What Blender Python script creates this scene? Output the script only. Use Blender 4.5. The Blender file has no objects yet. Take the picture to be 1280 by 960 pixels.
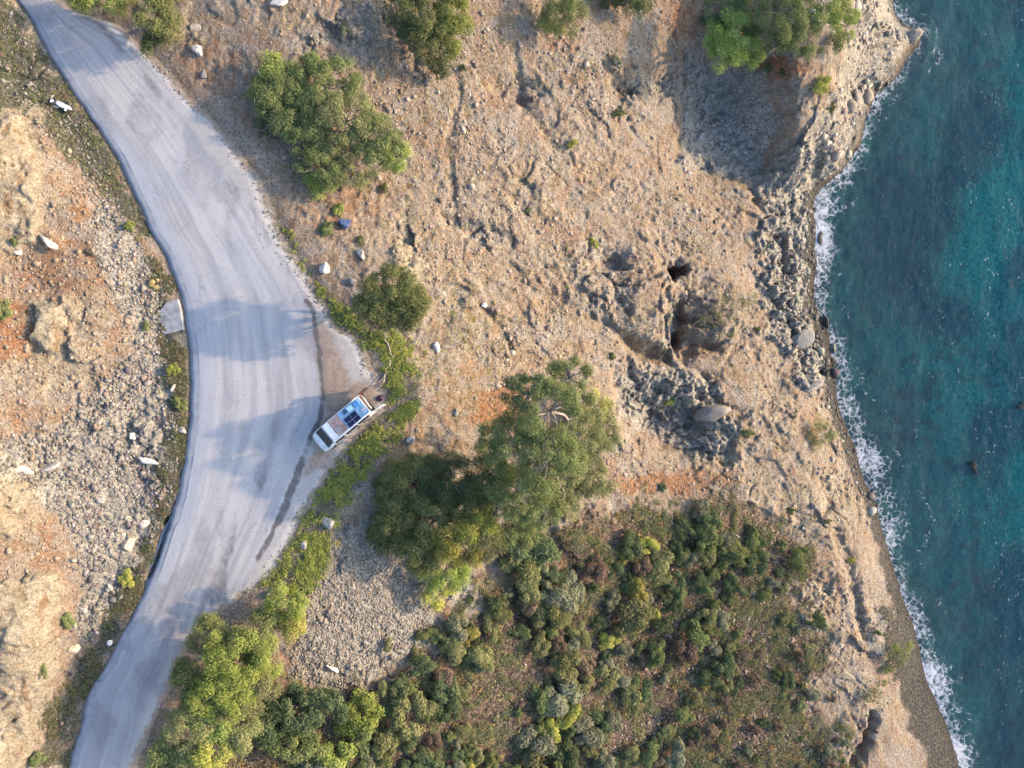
import bpy, math, random
import numpy as np
from mathutils import Vector, Matrix

random.seed(7)
RNG = np.random.default_rng(7)
SC = bpy.context.scene
COL = SC.collection
R = math.radians

# ------------------------------------------------------------------ camera, sky, sun, exposure
H = 59.0                                   # drone height above the road
FPX = 914.0                                # focal length in photo pixels (1280 wide)
cam_d = bpy.data.cameras.new('camera')
cam_d.sensor_width = 36.0
cam_d.lens = 36.0 * FPX / 1280.0
cam_d.clip_start = 0.5
cam_d.clip_end = 20000
cam = bpy.data.objects.new('camera', cam_d)
cam.location = (0, 0, H)
cam.rotation_euler = (0, 0, 0)
COL.objects.link(cam)
SC.camera = cam

SUN_EL = 17.5
SUN_AZ = 9.0                               # direction to the sun, degrees from +X towards +Y
world = bpy.data.worlds.new('World')
SC.world = world
world.use_nodes = True
wn = world.node_tree
bg = wn.nodes['Background']
sky = wn.nodes.new('ShaderNodeTexSky')
sky.sky_type = 'NISHITA'
sky.sun_disc = False
sky.sun_elevation = R(SUN_EL)
sky.sun_rotation = R(90 - SUN_AZ)
sky.air_density = 1.0
sky.dust_density = 2.2
sky.ozone_density = 2.6
wn.links.new(sky.outputs[0], bg.inputs[0])
bg.inputs[1].default_value = 0.15

sun_d = bpy.data.lights.new('sun', 'SUN')
sun_d.energy = 2.0
sun_d.angle = R(0.8)
sun_d.color = (1.0, 0.72, 0.45)
sun = bpy.data.objects.new('sun', sun_d)
sv = Vector((math.cos(R(SUN_EL)) * math.cos(R(SUN_AZ)), math.cos(R(SUN_EL)) * math.sin(R(SUN_AZ)), math.sin(R(SUN_EL))))
sun.rotation_euler = sv.to_track_quat('Z', 'Y').to_euler()
sun.location = (60, 10, 60)
COL.objects.link(sun)

SC.view_settings.view_transform = 'Standard'
SC.view_settings.look = 'None'
SC.view_settings.gamma = 1.0
SC.view_settings.exposure = 2.0
SC.cycles.max_bounces = 6
SC.cycles.diffuse_bounces = 3
SC.cycles.transparent_max_bounces = 12

# ------------------------------------------------------------------ numpy helpers
def _hash(ix, iy, seed):
    h = (ix.astype(np.int64) * 374761393 + iy.astype(np.int64) * 668265263 + seed * 1442695041) & 0xffffffff
    h = ((h ^ (h >> 13)) * 1274126177) & 0xffffffff
    h = ((h ^ (h >> 16)) * 2246822519) & 0xffffffff
    return ((h ^ (h >> 15)) & 0xffffff) / float(0xffffff)

def vnoise(x, y, seed=0):
    x = np.asarray(x, float); y = np.asarray(y, float)
    ix = np.floor(x); iy = np.floor(y)
    fx = x - ix; fy = y - iy
    ux = fx * fx * fx * (fx * (fx * 6 - 15) + 10); uy = fy * fy * fy * (fy * (fy * 6 - 15) + 10)
    a = _hash(ix, iy, seed); b = _hash(ix + 1, iy, seed); c = _hash(ix, iy + 1, seed); d = _hash(ix + 1, iy + 1, seed)
    return (a + (b - a) * ux) * (1 - uy) + (c + (d - c) * ux) * uy

def fbm(x, y, seed=0, octs=4, gain=0.5):
    s = 0.0; a = 1.0; t = 0.0
    for o in range(octs):
        # rotate each octave so that no lattice shows
        c, n = math.cos(0.6 + o * 1.1), math.sin(0.6 + o * 1.1)
        s = s + a * vnoise(x * c - y * n + 17.3 * o, x * n + y * c - 9.1 * o, seed + o)
        t += a; a *= gain; x = x * 2.03; y = y * 2.03
    return s / t

def ridged(x, y, seed=0, octs=4):
    s = 0.0; a = 1.0; t = 0.0
    for o in range(octs):
        c, n = math.cos(0.3 + o * 1.3), math.sin(0.3 + o * 1.3)
        v = 1 - np.abs(2 * vnoise(x * c - y * n + 5.3 * o, x * n + y * c + 3.1 * o, seed + o) - 1)
        s = s + a * v * v; t += a; a *= 0.5; x = x * 2.1; y = y * 2.1
    return s / t

def worley(x, y, seed=0):
    """distance to the nearest cell point, the second nearest, and a random value of the nearest cell"""
    ix = np.floor(x); iy = np.floor(y)
    d1 = np.full(np.shape(x), 9.0); d2 = np.full(np.shape(x), 9.0); rv = np.zeros(np.shape(x))
    for i in (-1, 0, 1):
        for j in (-1, 0, 1):
            cx = ix + i; cy = iy + j
            qx = cx + _hash(cx, cy, seed); qy = cy + _hash(cx, cy, seed + 91)
            d = np.hypot(qx - x, qy - y)
            near = d < d1
            d2 = np.where(near, d1, np.minimum(d2, d))
            rv = np.where(near, _hash(cx, cy, seed + 57), rv)
            d1 = np.where(near, d, d1)
    return d1, d2, rv

def sstep(a, b, x):
    t = np.clip((x - a) / (b - a), 0, 1)
    return t * t * (3 - 2 * t)

def seg_dist(P, Q, x, y):
    dx, dy = Q[0] - P[0], Q[1] - P[1]
    L = dx * dx + dy * dy + 1e-12
    t = np.clip(((x - P[0]) * dx + (y - P[1]) * dy) / L, 0, 1)
    return np.hypot(x - P[0] - t * dx, y - P[1] - t * dy)

def line_dist(pts, x, y):
    d = np.full(np.shape(x), 1e9)
    for a, b in zip(pts[:-1], pts[1:]):
        d = np.minimum(d, seg_dist(a, b, x, y))
    return d

def poly_sd(pts, x, y):
    """signed distance to a polygon, negative inside"""
    pts = list(pts)
    d = np.full(np.shape(x), 1e9); ins = np.zeros(np.shape(x), bool)
    for a, b in zip(pts, pts[1:] + pts[:1]):
        d = np.minimum(d, seg_dist(a, b, x, y))
        if a[1] != b[1]:
            c = ((a[1] > y) != (b[1] > y)) & (x < (b[0] - a[0]) * (y - a[1]) / (b[1] - a[1]) + a[0])
            ins ^= c
    return np.where(ins, -d, d)

def inpoly(pts, x, y):
    r = False
    for a, b in zip(pts, pts[1:] + pts[:1]):
        if (a[1] > y) != (b[1] > y) and x < (b[0] - a[0]) * (y - a[1]) / (b[1] - a[1]) + a[0]:
            r = not r
    return r

def w_at(px, py, z):                      # photo pixel and height -> world
    return (px - 640.0) * (H - z) / FPX, (480.0 - py) * (H - z) / FPX

# ------------------------------------------------------------------ mesh and object helpers
def mesh_np(name, V, F, mat=None, smooth=False, cols=None, parent=None, colname='tint'):
    """V (n,3), F list of arrays (k,m) of one size each; cols per-vertex colours"""
    me = bpy.data.meshes.new(name)
    if not isinstance(F, (list, tuple)):
        F = [F]
    F = [np.asarray(f, np.int32) for f in F if len(f)]
    V = np.asarray(V, np.float32)
    me.vertices.add(len(V)); me.vertices.foreach_set('co', V.ravel())
    nl = sum(f.size for f in F); npoly = sum(len(f) for f in F)
    me.loops.add(nl); me.polygons.add(npoly)
    me.loops.foreach_set('vertex_index', np.concatenate([f.ravel() for f in F]))
    tot = np.concatenate([np.full(len(f), f.shape[1], np.int32) for f in F])
    st = np.concatenate([[0], np.cumsum(tot)[:-1]]).astype(np.int32)
    me.polygons.foreach_set('loop_start', st)
    me.polygons.foreach_set('loop_total', tot)
    if smooth:
        me.polygons.foreach_set('use_smooth', np.ones(npoly, bool))
    me.update(calc_edges=True)
    if cols is not None:
        if not isinstance(cols, dict):
            cols = {colname: cols}
        for cn, c in cols.items():
            c = np.asarray(c, np.float32)
            if c.shape[1] == 3:
                c = np.concatenate([c, np.ones((len(c), 1), np.float32)], 1)
            at = me.color_attributes.new(cn, 'FLOAT_COLOR', 'POINT')
            at.data.foreach_set('color', c.ravel())
    if mat:
        me.materials.append(mat)
    o = bpy.data.objects.new(name, me)
    COL.objects.link(o)
    if parent:
        o.parent = parent
    return o

def tag(o, label=None, cat=None, group=None, kind=None):
    if label: o['label'] = label
    if cat: o['category'] = cat
    if group: o['group'] = group
    if kind: o['kind'] = kind
    return o

def empty(name, loc, rz=0, label=None, cat=None, group=None):
    o = bpy.data.objects.new(name, None)
    o.empty_display_size = 0.3
    COL.objects.link(o)
    o.location = loc; o.rotation_euler = (0, 0, rz)
    return tag(o, label, cat, group)

class MB:
    """collects simple shapes into one mesh"""
    def __init__(s): s.v = []; s.f = []
    def add(s, V, F):
        b = len(s.v); s.v += [tuple(p) for p in V]; s.f += [tuple(i + b for i in f) for f in F]
        return s
    def hexa(s, P):
        return s.add(P, [(0, 3, 2, 1), (4, 5, 6, 7), (0, 1, 5, 4), (1, 2, 6, 5), (2, 3, 7, 6), (3, 0, 4, 7)])
    def box(s, c, d, M=None):
        x, y, z = d[0] / 2, d[1] / 2, d[2] / 2
        P = [Vector((c[0] + i, c[1] + j, c[2] + k)) for k in (-z, z) for i, j in ((-x, -y), (x, -y), (x, y), (-x, y))]
        if M: P = [M @ p for p in P]
        return s.hexa(P)
    def tube(s, pts, rad, n=8, cap=True):
        pts = [Vector(p) for p in pts]
        if not isinstance(rad, (list, tuple)): rad = [rad] * len(pts)
        V = []; F = []
        for i, p in enumerate(pts):
            t = (pts[min(i + 1, len(pts) - 1)] - pts[max(i - 1, 0)]).normalized()
            a = t.orthogonal().normalized() if abs(t.z) > .95 else t.cross(Vector((0, 0, 1))).normalized()
            b = t.cross(a)
            for k in range(n):
                q = 2 * math.pi * k / n
                V.append(p + (a * math.cos(q) + b * math.sin(q)) * rad[i])
        for i in range(len(pts) - 1):
            for k in range(n):
                F.append((i * n + k, i * n + (k + 1) % n, (i + 1) * n + (k + 1) % n, (i + 1) * n + k))
        if cap:
            F.append(tuple(range(n))[::-1]); F.append(tuple(range((len(pts) - 1) * n, len(pts) * n)))
        return s.add(V, F)
    def lathe(s, prof, c, axis='Y', n=20):
        V = []; F = []
        for r, h in prof:
            for k in range(n):
                q = 2 * math.pi * k / n
                u, w = r * math.cos(q), r * math.sin(q)
                V.append((c[0] + u, c[1] + h, c[2] + w) if axis == 'Y' else (c[0] + u, c[1] + w, c[2] + h))
        m = len(prof)
        for i in range(m - 1):
            for k in range(n):
                F.append((i * n + k, i * n + (k + 1) % n, (i + 1) * n + (k + 1) % n, (i + 1) * n + k))
        F.append(tuple(range(n))); F.append(tuple(range((m - 1) * n, m * n))[::-1])
        return s.add(V, F)
    def build(s, name, mat, parent=None, bevel=0, smooth=False, loc=None, sub=0):
        me = bpy.data.meshes.new(name)
        me.from_pydata([tuple(v) for v in s.v], [], s.f)
        import bmesh
        bm = bmesh.new(); bm.from_mesh(me)
        bmesh.ops.recalc_face_normals(bm, faces=bm.faces)
        if bevel:
            ed = [e for e in bm.edges if len(e.link_faces) == 2 and e.calc_face_angle(0) > 0.5]
            bmesh.ops.bevel(bm, geom=ed, offset=bevel, segments=2, affect='EDGES', profile=0.6)
        bm.to_mesh(me); bm.free()
        if smooth:
            for p in me.polygons: p.use_smooth = True
        me.materials.append(mat)
        o = bpy.data.objects.new(name, me)
        COL.objects.link(o)
        if parent: o.parent = parent
        if loc: o.location = loc
        return o

# ------------------------------------------------------------------ node helpers
class NT:
    def __init__(s, name):
        s.m = bpy.data.materials.new(name); s.m.use_nodes = True
        s.t = s.m.node_tree; s.t.nodes.clear()
        s.out = s.t.nodes.new('ShaderNodeOutputMaterial')
    def n(s, typ, ins=None, **props):
        nd = s.t.nodes.new('ShaderNode' + typ)
        for k, v in props.items(): setattr(nd, k, v)
        for k, v in (ins or {}).items(): s.put(nd.inputs[k], v)
        return nd
    def put(s, sock, v):
        if isinstance(v, bpy.types.NodeSocket): s.t.links.new(v, sock)
        elif isinstance(v, bpy.types.Node): s.t.links.new(v.outputs[0], sock)
        else:
            if hasattr(sock.default_value, '__len__') and hasattr(v, '__len__') and len(sock.default_value) == 4 and len(v) == 3: v = (*v, 1)
            sock.default_value = v
    def math(s, op, a, b=0.0, clamp=False):
        return s.n('Math', {0: a, 1: b}, operation=op, use_clamp=clamp).outputs[0]
    def mix(s, f, a, b, mode='MIX'):
        nd = s.t.nodes.new('ShaderNodeMix'); nd.data_type = 'RGBA'; nd.blend_type = mode; nd.clamp_factor = True
        s.put(nd.inputs[0], f); s.put(nd.inputs[6], a); s.put(nd.inputs[7], b)
        return nd.outputs[2]
    def noise(s, scale, vec=None, detail=4, rough=0.55, dist=0.0):
        nd = s.n('TexNoise', {'Scale': scale, 'Detail': detail, 'Roughness': rough, 'Distortion': dist})
        if vec is not None: s.put(nd.inputs['Vector'], vec)
        return nd.outputs[0]
    def ramp(s, fac, lo, hi, a=0.0, b=1.0):
        nd = s.n('MapRange', {0: fac, 1: lo, 2: hi, 3: a, 4: b}); nd.clamp = True
        return nd.outputs[0]
    def pos(s): return s.n('NewGeometry').outputs['Position']
    def scaled(s, vec, sc, rot=(0, 0, 0)):
        return s.n('Mapping', {'Vector': vec, 'Scale': sc, 'Rotation': rot}).outputs[0]
    def bsdf(s, col, rough=0.9, normal=None, metal=0.0, spec=0.3):
        b = s.n('BsdfPrincipled', {'Base Color': col, 'Roughness': rough, 'Metallic': metal, 'Specular IOR Level': spec})
        if normal is not None: s.put(b.inputs['Normal'], normal)
        return b
    def bump(s, h, strength, dist):
        return s.n('Bump', {'Height': h, 'Strength': strength, 'Distance': dist}).outputs[0]
    def done(s, sh):
        s.put(s.out.inputs[0], sh.outputs[0] if isinstance(sh, bpy.types.Node) else sh)
        return s.m

def plain(name, col, rough=0.5, metal=0.0, vary=0.12, scale=6.0, spec=0.4):
    t = NT(name)
    p = t.n('TexCoord').outputs['Object']
    n = t.noise(scale, p, 5)
    f = t.ramp(n, 0.3, 0.75, 1 - vary, 1 + vary)
    c = t.mix(1.0, (*col, 1), t.n('CombineColor', {0: f, 1: f, 2: f}).outputs[0], 'MULTIPLY')
    return t.done(t.bsdf(c, rough, None, metal, spec))

# ------------------------------------------------------------------ what the land does: outlines and heights
L_EDGE = [(-70,-170),(-20,-80),(20,0),(39,26),(60,69),(78,96),(99,128),(122,160),(146,198),(166,240),(186,287),(205,315),(218,352),(227,375),(232,407),(236,433),(238,480),(236,532),(229,579),(221,621),(213,650),(207,660),(191,710),(182,733),(167,767),(146,801),(133,832),(112,861),(104,880),(100,908),(91,934),(84,960),(60,1040),(30,1130)]
R_EDGE = [(20,-170),(52,-80),(78,0),(95,14),(122,21),(146,29),(169,49),(193,73),(224,104),(247,133),(281,164),(302,193),(328,227),(339,256),(349,284),(365,315),(386,344),(404,375),(425,409),(446,422),(461,438),(463,456),(474,474),(482,490),(486,509),(467,524),(446,550),(425,576),(409,600),(391,628),(381,647),(375,662),(357,694),(342,722),(330,728),(307,741),(286,759),(271,767),(247,785),(237,804),(229,822),(219,845),(208,871),(193,900),(180,934),(169,960),(150,1040),(125,1130)]
SHORE = [(1100,-260),(1120,-120),(1118,-40),(1117,10),(1128,30),(1150,42),(1150,56),(1137,73),(1122,96),(1104,112),(1091,132),(1082,151),(1075,180),(1060,205),(1036,229),(1021,246),(1023,287),(1020,310),(1023,331),(1019,352),(1022,388),(1034,409),(1040,443),(1046,474),(1047,501),(1058,530),(1071,563),(1080,597),(1095,626),(1101,652),(1109,678),(1117,709),(1125,735),(1138,767),(1148,801),(1156,835),(1169,871),(1184,908),(1199,950),(1215,1000),(1240,1080),(1275,1200)]
SEA_Z = -19.0

CP = []
for e in (L_EDGE, R_EDGE):
    for i, (x, y) in enumerate(e):
        if i % 2 == 0: CP.append((x, y, 0.0))
CP += [(0,0,2.2),(-100,0,7),(-30,60,3.5),(0,130,4.2),(-60,150,8),(0,200,6),(50,230,4.2),(-100,220,12),(100,250,2.6),(130,240,.8),(150,300,1.3),(0,300,5.2),(100,350,3.8),(190,380,.5),(0,400,7.2),(100,430,4.4),(180,480,1.2),(0,500,8),(100,540,4),(195,560,.8),(0,600,8.5),(70,620,5),(150,640,1.6),(0,720,8.2),(75,720,4.4),(110,740,1.5),(150,720,.7),(0,800,6.8),(58,800,4.2),(90,800,1.2),(110,820,.5),(0,900,5),(40,890,2.6),(75,900,.4),(0,1000,5),(-150,500,16),(-150,800,15),(-150,1000,12),(-150,350,14),(-150,100,10),(-100,-150,4),
 (40,80,.6),(75,150,1.0),(110,200,.8),
 (350,60,.2),(290,60,.1),(400,0,-.4),(400,-120,-.4),(400,150,-.9),(370,250,-.1),(480,60,-1.8),(540,30,-2.5),(540,-120,-2.6),(520,180,-2.6),(470,280,-1.3),(440,350,-.1),(490,370,-.1),(530,400,-1.2),(510,490,-.4),(530,560,-1.4),(460,620,-.5),(420,700,-.7),(390,760,-.6),(340,800,-.5),(260,880,-.4),(235,940,-.3),(300,1040,-1),
 (560,300,-3.4),(600,200,-4.2),(600,100,-4.2),(640,20,-4.6),(640,300,-5.4),(640,420,-4.8),(620,500,-4),(600,600,-4.5),(540,680,-3.6),(480,760,-2.6),(400,860,-2),(330,930,-1.7),(480,900,-4.3),(560,800,-5),(600,720,-5.4),(640,800,-7),(600,930,-7),(480,1050,-5),(700,1060,-10),
 (720,-100,-7),(720,100,-7),(720,200,-7.4),(720,300,-7.9),(720,420,-7.6),(720,520,-7.2),(720,620,-7.4),(720,720,-8.4),(720,850,-9.4),(720,950,-10.2),
 (800,50,-8.8),(800,150,-10),(800,250,-10.4),(790,350,-9.7),(800,400,-9.9),(800,500,-10.8),(800,600,-10.2),(820,700,-11),(820,820,-12),(820,940,-12.4),(850,1060,-13),
 (860,60,-12.4),(850,-80,-11),(860,120,-13.5),(865,180,-14.2),(880,100,-14),(920,150,-15),(870,260,-12.8),(880,330,-12.2),(910,350,-13),(880,430,-12.8),(860,520,-13.2),(900,480,-13),(900,600,-12.4),(900,700,-12.4),(920,820,-13.3),(920,940,-13.5),
 (930,20,-10.5),(1000,20,-8.2),(1000,-80,-8),(1060,20,-10),(1060,85,-11.6),(1010,90,-9.4),(975,78,-9.8),(985,110,-9.8),(1000,150,-10.8),(955,200,-15.6),(1030,170,-14.2),(920,100,-14.2),(1090,60,-15),(1105,10,-16),(1125,55,-17.8),(1080,115,-17.6),(1045,205,-17.8),(1000,225,-16.6),(960,270,-15.4),
 (960,350,-15.4),(990,300,-17),(970,420,-15.4),(992,390,-17.3),(970,500,-15),(1000,450,-17),(1010,560,-15.2),(1040,555,-17.4),(980,620,-14.4),(1040,650,-15.4),(1088,660,-18),(1000,720,-14.4),(1060,720,-15.3),(1112,750,-18),(1000,820,-14.4),(1080,810,-15.8),(1140,830,-18.3),(1050,900,-15.2),(1100,890,-16),(1125,880,-17.6),(1172,905,-18.6),(1100,950,-15.4),(1140,965,-17),(1190,970,-18.6),(1120,1080,-16)]
CP += [(x, y, SEA_Z - 0.05) for x, y in SHORE]
CP += [(x + 14, y, -19.7) for x, y in SHORE[::2]]
CP += [(x + 60, y + 5, -20.6) for x, y in SHORE[::3]] + [(x + 150, y, -23) for x, y in SHORE[::4]] + [(x + 300, y, -27) for x, y in SHORE[::6]]
CP = [(x, y, z * .62 if z > 0 and x < 220 else z) for x, y, z in CP]
CPW = np.array([(*w_at(x, y, z), z) for x, y, z in CP])

def tps_fit(P, lam):
    n = len(P); s = 10.0
    X = P[:, :2] / s
    r = np.hypot(X[:, None, 0] - X[None, :, 0], X[:, None, 1] - X[None, :, 1])
    K = np.where(r > 0, r * r * np.log(r + 1e-12), 0) + lam * np.eye(n)
    A = np.zeros((n + 3, n + 3)); A[:n, :n] = K; A[:n, n] = 1; A[:n, n + 1:] = X; A[n, :n] = 1; A[n + 1:, :n] = X.T
    w = np.linalg.solve(A, np.concatenate([P[:, 2], [0, 0, 0]]))
    def ev(x, y):
        x = np.asarray(x) / s; y = np.asarray(y) / s
        o = w[n] + w[n + 1] * x + w[n + 2] * y
        for i in range(n):
            r2 = (x - X[i, 0]) ** 2 + (y - X[i, 1]) ** 2
            o = o + w[i] * 0.5 * r2 * np.log(r2 + 1e-18)
        return o
    return ev
TPS = tps_fit(CPW, 0.004)

def geo(a, step, ratio, n):
    o = []; d = step
    for _ in range(n):
        d *= ratio; a += d; o.append(a)
    return o
D = 0.125
xs_d = np.arange(-46, 36.5, D); ys_d = np.arange(-37, 37.01, D)
xm = np.arange(xs_d[-1] + .5, 58, .5)
xs = np.concatenate([[-46 - v for v in geo(0, .3, 1.25, 26)][::-1], xs_d, xm, geo(xm[-1], .5, 1.3, 18)])
gy = geo(0, .3, 1.25, 26)
ys = np.concatenate([[-37 - v for v in gy][::-1], ys_d, [37 + v for v in gy]])
GX, GY = np.meshgrid(xs, ys)

shore_w = np.array([w_at(x, y, SEA_Z) for x, y in SHORE])
def shore_x(y): return np.interp(y, shore_w[::-1, 1], shore_w[::-1, 0])
def base_height(x, y):
    """the smooth land: control heights inside the view, a rising hillside and a falling sea floor outside"""
    far = SEA_Z - 0.42 * (x - shore_x(y)) + 2.5 * np.sin(y / 31.0) * sstep(0, -40, x)
    far = np.clip(far, -45, 62) + 6 * (fbm(x / 40, y / 40, 5, 3) - .5) * sstep(30, 90, np.maximum(np.abs(x), np.abs(y)))
    k = sstep(44, 66, np.abs(x)) ; k = np.maximum(k, sstep(38, 60, np.abs(y)))
    xc = np.clip(x, -60, 62); yc = np.clip(y, -56, 56)
    return TPS(xc, yc) * (1 - k) + far * k

# smooth land on a 0.5 m grid first, to find where each photo pixel lies
cx = np.arange(-80, 80.1, .5); cy = np.arange(-75, 75.1, .5)
CXX, CYY = np.meshgrid(cx, cy)
CB = base_height(CXX, CYY)
def bil(ax, ay, Z, x, y):
    i = np.clip(np.searchsorted(ax, x) - 1, 0, len(ax) - 2); j = np.clip(np.searchsorted(ay, y) - 1, 0, len(ay) - 2)
    u = np.clip((x - ax[i]) / (ax[i + 1] - ax[i]), 0, 1); v = np.clip((y - ay[j]) / (ay[j + 1] - ay[j]), 0, 1)
    return (Z[j, i] * (1 - u) + Z[j, i + 1] * u) * (1 - v) + (Z[j + 1, i] * (1 - u) + Z[j + 1, i + 1] * u) * v
HB = base_height(GX, GY)
PX = 640 + FPX * GX / np.maximum(H - HB, 5); PY = 480 - FPX * GY / np.maximum(H - HB, 5)

# road outline in world metres
RW = [w_at(x, y, 0) for x, y in L_EDGE] + [w_at(x, y, 0) for x, y in R_EDGE[::-1]]
near = (np.abs(GX + 22) < 40)
road_sd = np.full(GX.shape, 50.0)
road_sd[near] = poly_sd(RW, GX[near], GY[near])
shore_sd = GX - shore_x(GY)                # + towards the sea

# ------------------------------------------------------------------ masks of kinds of ground
wob = (fbm(GX / 1.6, GY / 1.6, 21, 4) - .5) * 34
wob2 = (fbm(GX / .7, GY / .7, 25, 3) - .5) * 14
def ell(lst, soft=0.55):
    m = np.zeros(GX.shape)
    for e in lst:
        cx_, cy_, rx, ry = e[:4]; wgt = e[4] if len(e) > 4 else 1.0; rot = R(e[5]) if len(e) > 5 else 0
        dx = PX + wob + wob2 - cx_; dy = PY + wob2 - wob * .6 - cy_
        c, s = math.cos(rot), math.sin(rot)
        d = np.hypot((dx * c + dy * s) / rx, (-dx * s + dy * c) / ry)
        m = np.maximum(m, wgt * sstep(1 + soft, 1 - soft, d))
    return m
def area(pts, soft=10, w=1.0):
    return w * sstep(soft, -soft, poly_sd(pts, PX + wob * .6 + wob2, PY + wob2 - wob * .4))

P_SCREE = [(120,235),(165,290),(205,360),(205,440),(215,480),(222,560),(195,660),(160,740),(110,800),(85,800),(110,730),(85,670),(40,610),(-20,600),(-20,555),(60,540),(130,480),(175,430),(120,330)]
P_OUT = [[(-40,120),(12,128),(28,160),(58,205),(50,250),(57,285),(25,316),(-40,322)],[(-40,735),(40,720),(80,712),(84,752),(62,800),(68,850),(45,880),(48,915),(25,975),(-40,975)],[(-40,590),(16,585),(26,612),(30,650),(4,668),(-40,665)],[(45,385),(78,380),(84,410),(60,440),(40,425)]]
P_HEAP = [(362,850),(378,780),(400,705),(430,655),(480,650),(540,700),(552,760),(540,800),(480,835),(430,865)]
P_VALLEY = [(862,60),(885,90),(945,88),(985,150),(955,190),(950,225),(890,215),(848,206)]
P_COAST = [(945,290),(985,250),(1022,240),(1026,330),(1040,420),(1044,480),(1000,490),(985,450),(955,400)]
P_HEAD = [(1070,-40),(1118,-40),(1150,45),(1090,135),(1065,205),(1020,250),(960,275),(935,235),(985,190),(1010,150),(1050,100)]
P_HOLLOW = [(765,470),(800,455),(860,462),(905,490),(925,540),(900,580),(850,560),(800,545),(775,510)]
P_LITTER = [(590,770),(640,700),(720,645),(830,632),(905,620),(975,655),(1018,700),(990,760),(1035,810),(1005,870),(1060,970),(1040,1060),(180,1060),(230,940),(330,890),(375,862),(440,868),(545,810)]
P_VERGE_L = [(-30,-20),(15,0),(60,75),(120,165),(160,240),(190,300),(170,300),(130,240),(85,200),(50,130),(0,140),(-40,120)]
P_VERGE_L2 = [(190,320),(215,360),(232,440),(234,560),(212,650),(180,730),(130,830),(95,890),(85,960),(40,960),(60,890),(105,820),(160,730),(185,660),(205,570),(208,450),(195,390)]
P_GRASS = [(343,284),(352,283),(375,318),(395,340),(414,372),(440,395),(470,420),(498,410),(512,440),(526,470),(520,510),(500,545),(470,575),(450,600),(425,640),(412,680),(402,720),(385,745),(345,748),(326,726),(342,720),(360,692),(384,645),(412,598),(448,550),(470,524),(490,509),(488,480),(480,450),(466,440),(446,420),(425,407),(404,373),(386,342),(365,313)]
P_BEACH = [(1098,755),(1110,755),(1127,790),(1142,830),(1160,870),(1180,910),(1200,955),(1230,1060),(1205,1060),(1163,960),(1140,905),(1124,865),(1112,820)]

m_orange = ell([(600,460,80,60,.32),(570,510,50,40,.34),(640,450,50,40,.3),(80,340,90,60,.50),(150,290,40,30,.45),(100,420,80,36,.42),(30,530,70,40,.42),(60,680,60,40,.4),(40,760,44,60,.5),(20,930,50,40,.42),(640,420,60,40,.22),(600,470,60,50,.35),(22,408,22,34,1),(15,435,34,18,.9),(95,258,18,24,.6),(620,515,32,28,.85),(642,498,22,20,.8),(830,604,70,14,.75),(885,595,40,14,.6),(700,52,40,20,.45),(420,250,60,45,.38),(330,130,40,40,.35),(262,72,30,30,.4),(815,733,28,13,.7),(55,740,45,70,.42),(1032,715,22,60,.42),(975,86,35,12,.7),(860,15,22,40,.6),(165,385,30,15,.5),(560,470,50,40,.3),(735,790,60,30,.3),(960,680,40,60,.35),(890,440,40,14,.5),(880,360,40,40,.3),(120,340,60,60,.32),(40,540,60,30,.35),(880,900,80,50,.3),(300,20,80,30,.3)])
m_pale = ell([(900,400,130,170,.30),(960,600,90,110,.36),(760,250,120,120,.22),(1040,800,60,110,.36),(22,195,42,62,1),(10,140,20,24,.9),(20,280,30,34,.8),(75,395,50,32,.7),(70,455,70,36,.6),(18,618,26,28,.95),(8,650,24,24,.95),(35,830,42,60,.85),(30,760,50,50,.5),(25,900,36,34,.6),(508,310,16,40,.9),(522,345,14,24,.9),(648,250,60,60,.35),(900,572,30,22,.85),(795,100,36,24,.6),(1000,650,34,90,.5),(1045,620,34,70,.5),(1020,760,24,50,.7),(975,520,30,70,.45),(690,205,40,34,.5),(800,420,30,36,.5),(1100,40,20,40,.6),(1010,120,16,40,.5,30),(985,205,22,28,.6),(1080,880,36,50,.5),(570,340,40,60,.3),(705,140,60,40,.3)])
m_grey = np.maximum.reduce([area(P_SCREE, 14, .85), area(P_HEAP, 8, 1), area(P_VALLEY, 10, .9), area(P_COAST, 8, .8), area(P_HEAD, 12, .65), area(P_HOLLOW, 14, .85),
    ell([(760,350,40,60,.45),(840,400,24,50,.5),(600,290,50,16,.5,20),(820,120,46,46,.45),(440,45,60,26,.6),(640,110,40,16,.4),(690,360,50,30,.3),(700,470,30,20,.4),(580,740,30,22,.6),(1100,790,20,40,.6),(730,640,50,30,.35),(40,60,40,70,.5),(15,870,16,24,.4)])])
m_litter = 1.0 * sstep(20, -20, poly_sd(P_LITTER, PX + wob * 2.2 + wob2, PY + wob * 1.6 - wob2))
m_green = np.maximum.reduce([area(P_GRASS, 7, .62), area(P_VERGE_L, 10, .95), area(P_VERGE_L2, 8, .78), ell([(60,525,46,26,.3),(590,395,30,24,.28),(1030,110,26,18,.5),(920,385,46,40,.4),(560,420,30,24,.4),(650,430,30,40,.3),(750,180,20,60,.2),(860,180,14,50,.3),(620,330,60,30,.2)])])
m_beach = np.maximum(sstep(-2.4, -1.0, shore_sd + (fbm(GX / 1.1, GY / 1.1, 40, 3) - .5) * 1.5) * np.where(PY > 225, 1, .55), area(P_BEACH, 7, 1))
on_road = sstep(1.2, .1, road_sd)
m_out = np.maximum.reduce([area(q, 5, 1) for q in P_OUT])
m_pale = np.maximum(m_pale, m_out); m_grey = m_grey * (1 - .8 * m_out); m_orange = m_orange * (1 - m_out * sstep(.35, .6, fbm(GX / 3, GY / 3, 97, 3)))
for m in (m_orange, m_pale): m *= (1 - m_beach)

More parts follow.
